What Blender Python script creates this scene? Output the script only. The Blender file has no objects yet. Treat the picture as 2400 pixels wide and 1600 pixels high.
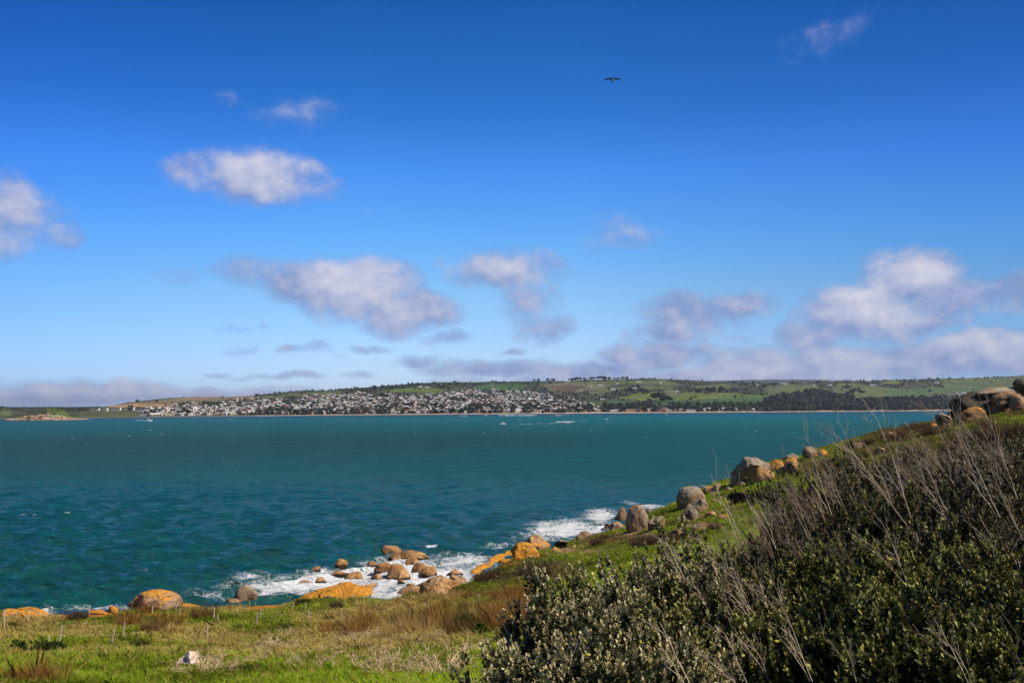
import bpy, math, random
import numpy as np
from mathutils import Vector, Matrix

R = math.radians
SC = bpy.context.scene
# ------------------------------------------------------------------ camera
F = 2078.0                        # focal length in units of 1/2400 of the frame width
CAMZ = 20.0
cam_data = bpy.data.cameras.new('camera')
cam_data.sensor_width = 36.0
cam_data.lens = 36.0 * F / 2400.0
cam_data.clip_start = 0.1
cam_data.clip_end = 80000.0
camera = bpy.data.objects.new('camera', cam_data)
SC.collection.objects.link(camera)
CAM_M = Matrix.Translation((0, 0, CAMZ)) @ Matrix.Rotation(R(90 + 4.266), 4, 'X') @ Matrix.Rotation(R(-0.3), 4, 'Z')
camera.matrix_world = CAM_M
SC.camera = camera
# ------------------------------------------------------------------ sun
SUN_AZ, SUN_EL = 109.0, 43.0      # azimuth clockwise from the view direction (+Y)
sd = Vector((math.sin(R(SUN_AZ)) * math.cos(R(SUN_EL)), math.cos(R(SUN_AZ)) * math.cos(R(SUN_EL)), math.sin(R(SUN_EL))))
sun_data = bpy.data.lights.new('sun', 'SUN')
sun_data.energy = 5.0
sun_data.angle = R(0.53)
sun_data.color = (1.0, 0.92, 0.80)
sun = bpy.data.objects.new('sun', sun_data)
sun.rotation_euler = (-sd).to_track_quat('-Z', 'Y').to_euler()
SC.collection.objects.link(sun)
SC.view_settings.view_transform = 'Standard'
SC.view_settings.look = 'None'
SC.view_settings.gamma = 1.0
SC.view_settings.exposure = 0.06
SC.cycles.max_bounces = 5
SC.cycles.diffuse_bounces = 2
SC.cycles.glossy_bounces = 2
SC.cycles.transmission_bounces = 2
SC.cycles.volume_bounces = 0
SC.cycles.caustics_reflective = False
SC.cycles.caustics_refractive = False

# ------------------------------------------------------------------ node helpers
class NT:
    def __init__(s, nt):
        s.nt = nt
    def n(s, typ, ins=None, **props):
        nd = s.nt.nodes.new('ShaderNode' + typ)
        for k, v in props.items():
            setattr(nd, k, v)
        if ins:
            for k, v in ins.items():
                s.set(nd.inputs[k], v)
        return nd
    def set(s, sock, v):
        if isinstance(v, bpy.types.NodeSocket):
            s.nt.links.new(v, sock)
        elif isinstance(v, bpy.types.Node):
            s.nt.links.new(v.outputs[0], sock)
        else:
            if isinstance(v, (tuple, list)) and len(v) == 3 and sock.type == 'RGBA':
                v = (*v, 1.0)
            sock.default_value = v
    def math(s, op, a, b=0.0, c=0.0, clamp=False):
        return s.n('Math', {0: a, 1: b, 2: c}, operation=op, use_clamp=clamp).outputs[0]
    def vmath(s, op, a, b=(0, 0, 0), c=(0, 0, 0)):
        nd = s.n('VectorMath', {0: a}, operation=op)
        if op not in ('NORMALIZE', 'LENGTH'):
            s.set(nd.inputs[1], b)
        if op == 'MULTIPLY_ADD':
            s.set(nd.inputs[2], c)
        return nd.outputs['Value'] if op in ('DOT_PRODUCT', 'LENGTH', 'DISTANCE') else nd.outputs[0]
    def mix(s, f, a, b, mode='MIX'):
        nd = s.n('Mix', data_type='RGBA', blend_type=mode)
        s.set(nd.inputs[0], f); s.set(nd.inputs[6], a); s.set(nd.inputs[7], b)
        return nd.outputs[2]
    def noise(s, vec, scale, detail=4.0, rough=0.55, dist=0.0, dims='3D'):
        return s.n('TexNoise', {'Vector': vec, 'Scale': scale, 'Detail': detail, 'Roughness': rough, 'Distortion': dist}, noise_dimensions=dims)
    def step(s, v, lo, hi, a=0.0, b=1.0):
        return s.n('MapRange', {0: v, 1: lo, 2: hi, 3: a, 4: b}, interpolation_type='SMOOTHSTEP').outputs[0]
    def attr(s, name, typ='GEOMETRY'):
        return s.n('Attribute', attribute_name=name, attribute_type=typ)

def material(name, rough=0.8):
    m = bpy.data.materials.new(name)
    m.use_nodes = True
    m.node_tree.nodes.clear()
    t = NT(m.node_tree)
    out = t.n('OutputMaterial')
    b = t.n('BsdfPrincipled', {'Roughness': rough})
    t.nt.links.new(b.outputs[0], out.inputs[0])
    return m, t, b, out

# ------------------------------------------------------------------ pixel <-> world
CM = np.array(CAM_M)
CR = CM[:3, :3]
def ray(px, py):
    px = np.asarray(px, float); py = np.asarray(py, float)
    d = np.stack(np.broadcast_arrays((px - 1200) / F, -(py - 800) / F, -1.0), -1) @ CR.T
    return d / d[..., 1:2]
def at(px, py, Y):
    return ray(px, py) * np.asarray(Y, float)[..., None] + np.array([0, 0, CAMZ])
def proj(P):
    q = (np.asarray(P, float) - np.array([0, 0, CAMZ])) @ CR
    w = np.where(q[..., 2] > -0.01, -0.01, q[..., 2])
    return 1200 + F * q[..., 0] / -w, 800 - F * q[..., 1] / -w

# ------------------------------------------------------------------ world: sky and clouds (a long way up, laid out by direction)
world = bpy.data.worlds.new('World')
SC.world = world
world.use_nodes = True
world.node_tree.nodes.clear()
w = NT(world.node_tree)
sky = w.n('TexSky', sky_type='NISHITA', sun_disc=False, sun_elevation=R(SUN_EL), sun_rotation=R(SUN_AZ), altitude=20.0,
          air_density=1.0, dust_density=0.25, ozone_density=3.0)
gen = w.n('TexCoord').outputs['Generated']
gdir = w.vmath('NORMALIZE', gen)
sep = w.n('SeparateXYZ', {0: gdir})
az = w.math('ARCTAN2', sep.outputs[0], sep.outputs[1])
el = w.math('ARCSINE', sep.outputs[2])
ae = w.n('CombineXYZ', {0: az, 1: el, 2: 0.0}).outputs[0]
CL = [  # px, py, half width, half height, density, lit
 (600,410,145,62,1.0,.95),(455,400,85,42,.8,.6),(735,445,80,34,.6,.5),(690,262,150,46,.36,.4),(585,245,70,26,.32,.4),
 (-10,500,125,80,1.0,.7),(60,545,90,42,.75,.5),
 (830,680,150,72,1.15,1.0),(955,735,125,50,1.1,.75),(700,670,140,46,.95,.3),(600,645,110,36,.72,.3),(1050,795,62,16,.6,.1),
 (1190,632,142,52,.95,.7),(1240,705,90,48,.75,.35),(1270,770,82,40,.72,.25),(1060,615,70,24,.4,.4),
 (1440,548,105,50,.42,.3),
 (1620,735,130,48,1.0,.35),(1560,785,80,36,.9,.25),(1750,715,85,28,.85,.15),(1700,790,60,14,.4,.1),
 (2130,670,110,68,1.1,1.0),(2040,735,150,62,1.15,.9),(1910,790,90,42,.95,.5),(2240,705,130,44,1.05,.3),(2380,690,120,40,1.0,.3),(2180,760,120,26,.8,.2),
 (2010,850,300,42,1.15,.6),(1760,850,150,42,1.1,.8),(2340,835,170,48,1.15,.8),(1540,835,150,34,.95,.4),(1380,868,200,30,.95,.3),(1160,862,190,22,.85,.15),(990,845,75,16,.7,.1),
 (1720,885,700,18,.9,.5),(2150,810,110,22,.6,.4),
 (200,918,330,22,.95,.8),(520,920,230,18,.7,.6),(60,905,120,22,.7,.4),(300,900,60,10,.6,.9),
 (540,765,46,9,.5,.1),(610,762,22,9,.5,.1),(550,812,48,11,.5,.1),(690,815,40,11,.6,.1),(745,815,55,14,.65,.1),(800,832,30,8,.45,.1),(865,815,55,11,.5,.1),
 (1195,822,50,9,.6,.1),(420,635,72,26,.42,.3),(520,868,40,7,.5,.1),(600,874,80,7,.5,.1),(710,880,70,9,.6,.1),(850,878,40,10,.5,.1),(880,495,62,26,.18,.4),
 (1930,92,130,40,.22,.25),(1850,130,80,34,.20,.2),(110,828,50,8,.25,.4),(1430,828,26,10,.5,.1),(1300,850,70,18,.6,.1)]
wn = w.noise(ae, 9.0, 5.0, 0.6)
warp = w.vmath('MULTIPLY_ADD', w.vmath('SUBTRACT', wn.outputs['Color'], (.5, .5, .5)), (.075, .038, 0), ae)
mask = lit = None
for (px, py, hw, hh, den, lt) in CL:
    d = ray(px, py); a0 = math.atan2(d[0], d[1]); e0 = math.atan(d[2] / math.hypot(d[0], d[1]))
    sx, sy = F / (hw * 1.12), F / (hh * 1.25)
    p = w.vmath('MULTIPLY_ADD', warp, (sx, sy, 0), (-a0 * sx, -e0 * sy, 0))
    q = w.vmath('DOT_PRODUCT', p, p)
    v = w.math('MULTIPLY_ADD', q, -den * .8, den)
    l = w.math('MULTIPLY', w.math('MULTIPLY_ADD', q, -lt, lt, clamp=True), w.math('ADD', w.vmath('DOT_PRODUCT', p, (.12, .50, 0)), .95))
    mask = v if mask is None else w.n('Math', {0: mask, 1: v, 2: .05}, operation='SMOOTH_MAX').outputs[0]
    lit = l if lit is None else w.math('MAXIMUM', lit, l)
mask = w.math('MAXIMUM', mask, 0.0)
p1 = w.vmath('MULTIPLY', ae, (1.0, 1.3, 1.0))
n1 = w.noise(p1, 19.0, 8.0, 0.585)
p2 = w.vmath('ADD', p1, (0.007, 0.014, 0.0))
n2 = w.noise(p2, 19.0, 4.0, 0.55)
n3 = w.noise(p1, 19.0, 4.0, 0.55)
dens = w.math('MULTIPLY_ADD', w.math('SUBTRACT', n1.outputs[0], 0.5), 1.6, w.math('MULTIPLY', mask, 1.0))
alpha = w.step(dens, 0.10, 0.95)
alpha = w.math('MULTIPLY', alpha, w.step(mask, 0.0, 0.3))
rel = w.math('MULTIPLY_ADD', w.math('SUBTRACT', n3.outputs[0], n2.outputs[0]), 1.9, w.math('MULTIPLY_ADD', lit, 0.78, -0.06), clamp=True)
ccol = w.mix(rel, (0.235, 0.31, 0.57), (0.69, 0.675, 0.765))
SKY_S = 0.10
def ramp(fac, stops):
    r = w.n('ValToRGB', {0: fac})
    e = r.color_ramp.elements
    while len(e) < len(stops): e.new(.5)
    for k, (p, c) in zip(e, stops): k.position = p; k.color = (*c, 1)
    return r.outputs[0]
# clear, deep-blue southern air: tint of the sky model by height above the horizon
tint = ramp(w.math('MULTIPLY', el, 1 / R(60), clamp=True),
            [(0.0, (.50,.61,.96)), (.045, (.50,.60,.88)), (.125, (.42,.61,.78)), (.18, (.295,.59,.88)), (.25, (.185,.50,.93)), (.31, (.088,.375,.75)), (.36, (.055,.32,.67)), (.43, (.030,.265,.59)), (.62, (.03,.17,.36)), (1.0, (.02,.09,.22))])
skyc = w.mix(1.0, sky.outputs[0], tint, 'MULTIPLY')
skyc = w.mix(1.0, skyc, ramp(w.math('MULTIPLY_ADD', az, 1 / R(80), .5, clamp=True), [(0, (.40,.45,.5)), (.10, (.62,.72,.85)), (.16, (.7,.80,.92)), (.38, (1, 1, 1)), (.55, (1, 1, 1)), (.88, (.50,.64,.75)), (1, (.35,.42,.5))]), 'MULTIPLY')
skyc = w.vmath('SCALE', skyc)
skyc.node.inputs['Scale'].default_value = 2.0
ccol = w.vmath('SCALE', ccol)
ccol.node.inputs['Scale'].default_value = 1.0 / SKY_S
fin = w.mix(w.math('MULTIPLY', alpha, 0.93), skyc, ccol)
bg = w.n('Background', {'Color': fin, 'Strength': SKY_S})
wo = w.n('OutputWorld')
w.nt.links.new(bg.outputs[0], wo.inputs[0])
world.cycles.sampling_method = 'MANUAL'
world.cycles.sample_map_resolution = 512

# ------------------------------------------------------------------ numpy noise
def _h(ix, iy, iz):
    h = (ix.astype(np.uint32) * np.uint32(374761393) + iy.astype(np.uint32) * np.uint32(668265263) + iz.astype(np.uint32) * np.uint32(2147483647 & 1274126177))
    h = (h ^ (h >> np.uint32(13))) * np.uint32(1274126177)
    h = h ^ (h >> np.uint32(16))
    return (h & np.uint32(0xffff)).astype(np.float64) / 65535.0
def vnoise(x, y, z=0.0):
    x, y, z = np.broadcast_arrays(np.asarray(x, float), np.asarray(y, float), np.asarray(z, float))
    ix = np.floor(x).astype(np.int64); iy = np.floor(y).astype(np.int64); iz = np.floor(z).astype(np.int64)
    fx = x - ix; fy = y - iy; fz = z - iz
    fx = fx * fx * (3 - 2 * fx); fy = fy * fy * (3 - 2 * fy); fz = fz * fz * (3 - 2 * fz)
    r = 0
    for a in (0, 1):
        for b in (0, 1):
            for c in (0, 1):
                r = r + _h(ix + a, iy + b, iz + c) * (fx if a else 1 - fx) * (fy if b else 1 - fy) * (fz if c else 1 - fz)
    return r * 2 - 1
def fbm(x, y, z=0.0, o=4, g=0.5):
    r = 0; a = 1.0; s = 1.0
    for i in range(o):
        r = r + a * vnoise(x * s + 17.3 * i, y * s - 9.1 * i, z * s + 3.7 * i)
        a *= g; s *= 2.03
    return r
def sstep(a, b, x):
    t = np.clip((x - a) / (b - a), 0, 1)
    return t * t * (3 - 2 * t)
def inpoly(px, py, poly):
    px = np.asarray(px, float); py = np.asarray(py, float)
    r = np.zeros(px.shape, bool); n = len(poly)
    for i in range(n):
        x0, y0 = poly[i]; x1, y1 = poly[(i + 1) % n]
        c = ((y0 > py) != (y1 > py))
        with np.errstate(divide='ignore', invalid='ignore'):
            xi = (x1 - x0) * (py - y0) / ((y1 - y0) if y1 != y0 else 1e-9) + x0
        r ^= c & (px < xi)
    return r

# ------------------------------------------------------------------ object helpers
def props(o, label=None, cat=None, group=None, kind=None):
    if label: o['label'] = label
    if cat: o['category'] = cat
    if group: o['group'] = group
    if kind: o['kind'] = kind
    return o
def mesh_np(name, V, Fc, mats, smooth=False, mi=None, cols=None):
    """V (n,3), Fc (m,k) with one k, mi per-face material index, cols {name: (n,3)}"""
    V = np.ascontiguousarray(V, np.float32); Fc = np.ascontiguousarray(Fc, np.int32)
    me = bpy.data.meshes.new(name)
    m, k = Fc.shape
    me.vertices.add(len(V)); me.vertices.foreach_set('co', V.ravel())
    me.loops.add(m * k); me.loops.foreach_set('vertex_index', Fc.ravel())
    me.polygons.add(m); me.polygons.foreach_set('loop_start', np.arange(0, m * k, k, dtype=np.int32))
    if smooth: me.polygons.foreach_set('use_smooth', np.ones(m, bool))
    for mt in mats: me.materials.append(mt)
    if mi is not None: me.polygons.foreach_set('material_index', np.asarray(mi, np.int32))
    me.update(calc_edges=True)
    for cn, c in (cols or {}).items():
        c = np.asarray(c, np.float32)
        if c.ndim == 1:
            a = me.attributes.new(cn, 'FLOAT', 'POINT'); a.data.foreach_set('value', c)
        else:
            a = me.attributes.new(cn, 'FLOAT_COLOR', 'POINT')
            a.data.foreach_set('color', np.concatenate([c, np.ones((len(c), 1), np.float32)], 1).ravel())
    return me
def add(name, me, parent=None, loc=None, rz=None):
    o = bpy.data.objects.new(name, me)
    SC.collection.objects.link(o)
    if parent is not None: o.parent = parent
    if loc is not None: o.location = tuple(float(v) for v in loc)
    if rz is not None: o.rotation_euler = (0, 0, rz)
    return o
class Poly:
    """collects small mixed polygons into one mesh"""
    def __init__(s): s.v = []; s.f = []; s.m = []
    def face(s, pts, m=0):
        i = len(s.v); s.v += [tuple(p) for p in pts]; s.f.append(tuple(range(i, i + len(pts)))); s.m.append(m)
    def box(s, x0, x1, y0, y1, z0, z1, m=0, M=None):
        c = [(x0,y0,z0),(x1,y0,z0),(x1,y1,z0),(x0,y1,z0),(x0,y0,z1),(x1,y0,z1),(x1,y1,z1),(x0,y1,z1)]
        if M is not None: c = [tuple(M @ Vector(p)) for p in c]
        i = len(s.v); s.v += c
        for q in ((0,3,2,1),(4,5,6,7),(0,1,5,4),(1,2,6,5),(2,3,7,6),(3,0,4,7)):
            s.f.append(tuple(i + k for k in q)); s.m.append(m)
    def tube(s, pts, rad, k=6, m=0):
        pts = [Vector(p) for p in pts]; n = len(pts); base = len(s.v)
        for i, p in enumerate(pts):
            t = (pts[min(i + 1, n - 1)] - pts[max(i - 1, 0)]).normalized()
            u = t.orthogonal().normalized(); v = t.cross(u)
            for j in range(k):
                a = 2 * math.pi * j / k
                s.v.append(tuple(p + (u * math.cos(a) + v * math.sin(a)) * rad[i]))
        for i in range(n - 1):
            for j in range(k):
                s.f.append((base + i*k + j, base + i*k + (j+1) % k, base + (i+1)*k + (j+1) % k, base + (i+1)*k + j)); s.m.append(m)
        s.f.append(tuple(base + j for j in range(k))[::-1]); s.m.append(m)
        s.f.append(tuple(base + (n-1)*k + j for j in range(k))); s.m.append(m)
    def mesh(s, name, mats, smooth=False):
        me = bpy.data.meshes.new(name); me.from_pydata(s.v, [], s.f)
        for mt in mats: me.materials.append(mt)
        me.polygons.foreach_set('material_index', s.m)
        if smooth: me.polygons.foreach_set('use_smooth', [True] * len(s.f))
        me.update(); return me
def tpx(px): return (np.asarray(px, float) - 1200) / F
# ------------------------------------------------------------------ near headland (height field)
def hor(px): return 955 + (1200 - np.asarray(px, float)) / 1200 * 6.3
# column: (px, [(Y, z), ...])
NEARC = [
 (-900, [(0,17.0),(8,16.0),(20,12.8),(45,7.6),(66,3.9),(74,3.0),(80,2.0),(86,-.3),(100,-3),(320,-6)]),
 (-300, [(0,18.0),(8,16.8),(21,13.2),(45,7.9),(66,4.1),(74,3.2),(80,2.4),(85,.0),(96,-2.5),(320,-6)]),
 (0,    [(0,18.3),(8,17.0),(21,13.3),(45,7.7),(64,4.2),(74,3.0),(79,2.3),(84,-.2),(95,-2.5),(320,-6)]),
 (300,  [(0,18.3),(8,17.0),(21,13.2),(45,7.7),(62,4.5),(73,3.1),(79,2.35),(84,-.2),(95,-2.5),(320,-6)]),
 (600,  [(0,18.3),(8,17.1),(20,13.6),(45,7.9),(62,4.5),(74,3.2),(80,2.7),(86,-.2),(98,-2.5),(320,-6)]),
 (750,  [(0,18.3),(8,17.1),(20,13.6),(45,7.9),(62,4.6),(76,3.3),(82,2.9),(88,.3),(100,-2.2),(320,-6)]),
 (900,  [(0,18.3),(8,17.2),(19,14.0),(45,8.2),(62,4.8),(78,3.2),(84,2.5),(89,-.1),(102,-2.2),(320,-6)]),
 (1050, [(0,18.4),(8,17.2),(18,14.3),(42,9.2),(62,5.6),(78,3.7),(85,2.95),(92,.4),(105,-2),(320,-6)]),
 (1125, [(0,18.4),(8,17.3),(17,14.7),(42,9.4),(62,6.2),(80,4.1),(91,3.3),(98,.6),(110,-2),(320,-6)]),
 (1200, [(0,18.4),(8,17.4),(16,15.1),(42,9.8),(64,6.7),(85,4.6),(101,3.4),(107,.8),(118,-2),(320,-6)]),
 (1350, [(0,18.5),(8,17.5),(14,15.8),(42,10.4),(68,7.5),(90,5.3),(113,3.2),(119,.8),(130,-2),(320,-6)]),
 (1480, [(0,18.5),(8,17.5),(14,16.2),(42,11.0),(72,8.4),(100,6.0),(126,3.9),(134,1.6),(146,-2),(320,-6)]),
 (1600, [(0,18.6),(8,17.6),(14,16.5),(42,11.9),(75,9.0),(105,7.4),(145,6.0),(156,3.0),(170,-2),(320,-6)]),
 (1700, [(0,18.6),(8,17.7),(14,16.7),(42,13.0),(75,9.7),(110,8.6),(150,8.1),(162,4.0),(178,-2),(320,-6)]),
 (1800, [(0,18.6),(8,17.8),(14,16.9),(42,14.2),(75,11.2),(110,10.0),(158,10.3),(170,6.5),(190,-2),(320,-6)]),
 (1900, [(0,18.7),(8,17.9),(14,17.1),(42,15.0),(75,12.6),(110,11.6),(162,12.0),(176,8.5),(196,-2),(320,-6)]),
 (2050, [(0,18.7),(8,18.0),(14,17.3),(42,15.7),(75,14.2),(115,14.2),(168,15.2),(182,11.5),(205,-2),(320,-6)]),
 (2180, [(0,18.7),(8,18.0),(14,17.4),(42,16.2),(75,15.3),(118,15.8),(165,16.9),(180,13.2),(210,-2),(320,-6)]),
 (2260, [(0,18.7),(8,18.1),(14,17.6),(42,16.8),(75,16.2),(120,16.7),(150,17.9),(172,16.0),(210,-1),(320,-6)]),
 (2330, [(0,18.8),(8,18.1),(14,17.7),(42,17.2),(75,16.9),(120,17.5),(142,18.8),(165,17.8),(215,0),(320,-6)]),
 (2420, [(0,18.8),(8,18.2),(14,17.8),(42,17.5),(75,17.3),(120,18.2),(140,19.8),(165,18.8),(220,2),(320,-6)]),
 (2900, [(0,19.0),(8,18.4),(14,18.2),(42,18.4),(75,18.8),(120,20.4),(140,21.6),(165,21.0),(230,5),(320,-6)]),
]
YS = np.concatenate([np.arange(0, 60, 1.0), np.arange(60, 230, 0.75), np.arange(230, 321, 3.0)])
TS = np.linspace(tpx(-900), tpx(2900), 420)
_ct = np.array([tpx(c[0]) for c in NEARC])
_cz = np.array([np.interp(YS, [k[0] for k in c[1]], [k[1] for k in c[1]]) for c in NEARC])
ZT = np.array([np.interp(TS, _ct, _cz[:, j]) for j in range(len(YS))]).T
def _sm(A, n, ax):
    for _ in range(n):
        B = np.pad(A, [(1, 1) if i == ax else (0, 0) for i in range(2)], mode='edge')
        A = (np.take(B, range(0, A.shape[ax]), ax) + 2 * A + np.take(B, range(2, A.shape[ax] + 2), ax)) / 4
    return A
ZT = _sm(_sm(ZT, 10, 0), 2, 1)
YMIN = 14.0
def zbase(x, y):
    x = np.asarray(x, float); y = np.asarray(y, float)
    t = x / np.maximum(y, YMIN)
    yy = np.clip(y, 0, 319.9)
    i = np.clip((t - TS[0]) / (TS[1] - TS[0]), 0, len(TS) - 1.001); i0 = i.astype(int); fi = i - i0
    j0 = np.clip(np.searchsorted(YS, yy, side='right') - 1, 0, len(YS) - 2); fj = (yy - YS[j0]) / (YS[j0 + 1] - YS[j0])
    return ((ZT[i0, j0] * (1 - fi) + ZT[i0 + 1, j0] * fi) * (1 - fj) + (ZT[i0, j0 + 1] * (1 - fi) + ZT[i0 + 1, j0 + 1] * fi) * fj)
def zn(x, y):
    z = zbase(x, y)
    a = 0.10 + 0.22 * sstep(20, 90, y)
    return z + a * fbm(np.asarray(x) * .16, np.asarray(y) * .16, 3.1, 4) + 0.05 * fbm(np.asarray(x) * .9, np.asarray(y) * .9, 8, 3)
def hit(px, py, sea=True):
    Y = np.concatenate([np.arange(3, 60, .1), np.arange(60, 330, .15)])
    P = at(px, py, Y)
    g = zn(P[:, 0], P[:, 1])
    if sea: g = np.maximum(g, 0.0)
    k = np.nonzero(P[:, 2] <= g)[0]
    j = k[0] if len(k) else len(Y) - 1
    return np.array([P[j, 0], P[j, 1], g[j]])
def yhit(px, py): return hit(px, py)[1]

ROCKPATCH = [  # bare lichen-covered granite in the ground: px, py, half w, half h (as plan features)
 (120,1443,330,9,0),(235,1437,70,8,0),(480,1421,60,8,0),(600,1417,60,9,0),(1010,1385,80,16,1),(1180,1318,50,9,0),
 (1350,1290,52,7,2),(1655,1232,50,9,2),(1470,1252,60,6,2),(2010,1045,40,8,3),(1630,1208,30,8,2),(1395,1262,40,5,2)]
def near_color(x, y, z):
    px, py = proj(np.stack([x, y, z], -1))
    n1 = fbm(x * .11, y * .11, 1.0, 4); n2 = fbm(x * .45, y * .45, 5.0, 4); n3 = fbm(x * 1.7, y * 1.7, 9.0, 3)
    green = np.array([.150, .205, .013]); olive = np.array([.200, .245, .016]); dry = np.array([.28, .22, .07]); brown = np.array([.085, .055, .028])
    def mixc(a, b, f): return a + (b - a) * f[..., None]
    c = np.broadcast_to(green, x.shape + (3,)).copy()
    left = sstep(1150, 900, px)
    dryf = left * sstep(1560, 1500, py) * sstep(-.6, .35, n1 + .5 * n2)
    c = mixc(c, olive, left * sstep(1570, 1520, py) * np.clip(.6 + .5 * n1, 0, 1))
    c = mixc(c, dry, np.clip(dryf, 0, .85))
    c = mixc(c, np.array([.155, .205, .014]), sstep(1120, 1180, px) * np.clip(.4 + .9 * n1, 0, 1))
    # heath patches on the slope
    for (a, b, hw, hh, s) in ((1265,1335,75,28,1),(1140,1350,70,20,.9),(1400,1268,60,13,.9),(1530,1268,90,12,.8),(1100,1392,150,10,.7),(1380,1250,60,8,.4),
                              (2140,1010,110,18,1),(2330,1030,120,22,1),(2060,1025,60,12,.6),(1900,1090,60,12,.5),(1560,1228,40,7,.6),(2300,985,60,6,.8),(2050,1060,90,14,.8),(2000,1100,120,25,.9),(2250,1060,200,22,.9),(2080,1035,60,10,.7),(2260,985,60,8,.9),(2370,965,60,10,.9),(2340,1005,40,5,.6),(2200,1000,50,8,.9)):
        g = np.exp(-(((px - a) / hw) ** 2 + ((py - b) / hh) ** 2)) * s
        c = mixc(c, brown, np.clip(g * 1.4 + n2 * .5 * (g > .12), 0, .9))
    c = c * (1 + .35 * n3[..., None] + .45 * n2[..., None] + .25 * n1[..., None])
    rk = np.zeros(x.shape)
    oc = np.zeros(x.shape)
    for (a, b, hw, hh, ty) in ROCKPATCH:
        g = 1.3 - ((px - a) / hw) ** 2 - ((py - b) / hh) ** 2 + .8 * n2
        k = sstep(.0, .5, g) * (y > 40)
        rk = np.maximum(rk, k)
        oc = np.maximum(oc, k * (1.0 if ty == 0 else .25))
    zz = sstep(2.3, 1.6, z + .3 * n2) * (y > 60)          # everything near the water line is bare rock
    rk = np.maximum(rk, zz)
    return np.clip(c, .004, 1), rk, oc

def build_headland():
    rows = []
    ys = np.concatenate([np.linspace(-14, 14, 30)[:-1], 14 * (300 / 14.) ** np.linspace(0, 1, 430)])
    ts = np.linspace(tpx(-880), tpx(2880), 760)
    Yg, Tg = np.meshgrid(ys, ts, indexing='ij')
    X = Tg * np.maximum(Yg, YMIN); Z = zn(X, Yg)
    C, rk, oc = near_color(X, Yg, Z)
    n, m = X.shape
    V = np.stack([X, Yg, Z], -1).reshape(-1, 3)
    I = np.arange(n * m).reshape(n, m)
    Fc = np.stack([I[:-1, :-1], I[:-1, 1:], I[1:, 1:], I[1:, :-1]], -1).reshape(-1, 4)
    mt, t, b, out = material('headland_turf', .95)
    col = t.attr('col').outputs[0]
    geo = t.n('NewGeometry').outputs['Position']
    nz = t.noise(geo, 6.0, 6, .65).outputs[0]
    nz2 = t.noise(geo, 1.3, 5, .6).outputs[0]
    g = t.mix(t.step(nz, .3, .75), t.mix(1.0, col, (.45, .42, .45), 'MULTIPLY'), col)
    rock = t.mix(t.step(nz2, .35, .65), (.16, .095, .055), (.34, .24, .17))
    lich = t.mix(t.step(nz, .3, .7), (.42, .13, .012), (.62, .27, .02))
    rock = t.mix(t.math('MULTIPLY', t.attr('ora').outputs['Fac'], t.step(nz2, .30, .5)), rock, lich)
    zc = t.n('SeparateXYZ', {0: geo}).outputs[2]
    rock = t.mix(t.step(zc, .9, .2), rock, (.045, .03, .022))
    fac = t.attr('rk').outputs['Fac']
    t.set(b.inputs['Base Color'], t.mix(t.step(t.math('MULTIPLY_ADD', nz, .5, fac), .55, .8), g, rock))
    bp = t.n('Bump', {'Strength': .7, 'Distance': .25, 'Height': t.noise(geo, 4.0, 7, .7).outputs[0]})
    t.set(b.inputs['Normal'], bp.outputs[0]); b.inputs['Specular IOR Level'].default_value = .2
    me = mesh_np('headland', V, Fc, [mt], True, None, {'col': C.reshape(-1, 3), 'rk': rk.ravel(), 'ora': oc.ravel()})
    props(add('headland_ground', me), kind='structure')
build_headland()

# ------------------------------------------------------------------ far coast (height field)
FC = dict(
 px=[-400,   0,  60, 120, 180, 240, 265, 300, 350, 400, 450, 530, 600, 640, 700, 780, 800, 850, 900, 960,1000,1060,1100,1150,1200,1240,1300,1330,1360,1450,1500,1560,1600,1650,1700,1750,1800,1850,1900,2000,2100,2200,2300,2400,2800],
 sk=[ 954, 953.5, 953.5, 953, 953, 952.5, 949.5, 943, 937, 932, 930, 930, 926, 921, 915, 914.5, 911, 908, 904, 899, 897, 895, 895.5, 894, 893.5, 893, 892, 894, 890, 889, 887, 888, 890, 892, 894, 896, 897, 895, 894, 892, 890, 887, 885, 880, 870],
)
def skyl(px): return np.interp(px, FC['px'], FC['sk'])
def yshore(px): return np.interp(px, [-400, 0, 300, 700, 1200, 1700, 2150, 2800], [2150, 2150, 2250, 2600, 2850, 3050, 3250, 3500])
def yridge(px): return np.interp(px, [-400, 0, 240, 265, 330, 450, 700, 1200, 2400, 2800], [2900, 2900, 3000, 3400, 3900, 4300, 4600, 4900, 5200, 5300])
def pshore(px):
    px = np.asarray(px, float)
    return hor(px) + F * (CAMZ - .8) / yshore(px)
def far_xyz(px, f):
    """f: 0 at the beach, 1 at the ridge"""
    px = np.asarray(px, float)
    py = pshore(px) + (skyl(px) - pshore(px)) * f
    Y = yshore(px) + (yridge(px) - yshore(px)) * f ** 1.0
    return at(px, py, Y)
def far_f(px, py): return (pshore(px) - py) / (pshore(px) - skyl(px))
def far_z(px, f):
    P = far_xyz(px, f)
    u = (yridge(px) - yshore(px)) * f
    bump = 5.0 * fbm(P[..., 0] * .003, P[..., 1] * .0022, 2, 4) * np.clip(f * 5, 0, 1) * np.clip((1 - f) * 4, 0, 1)
    P[..., 2] += bump
    return P
def far_at(px, py): return far_z(px, far_f(px, py))
TAN, GRN, OLV, BRG, HEA = (.40,.25,.12), (.110,.135,.042), (.165,.155,.075), (.060,.120,.030), (.125,.085,.05)
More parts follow.
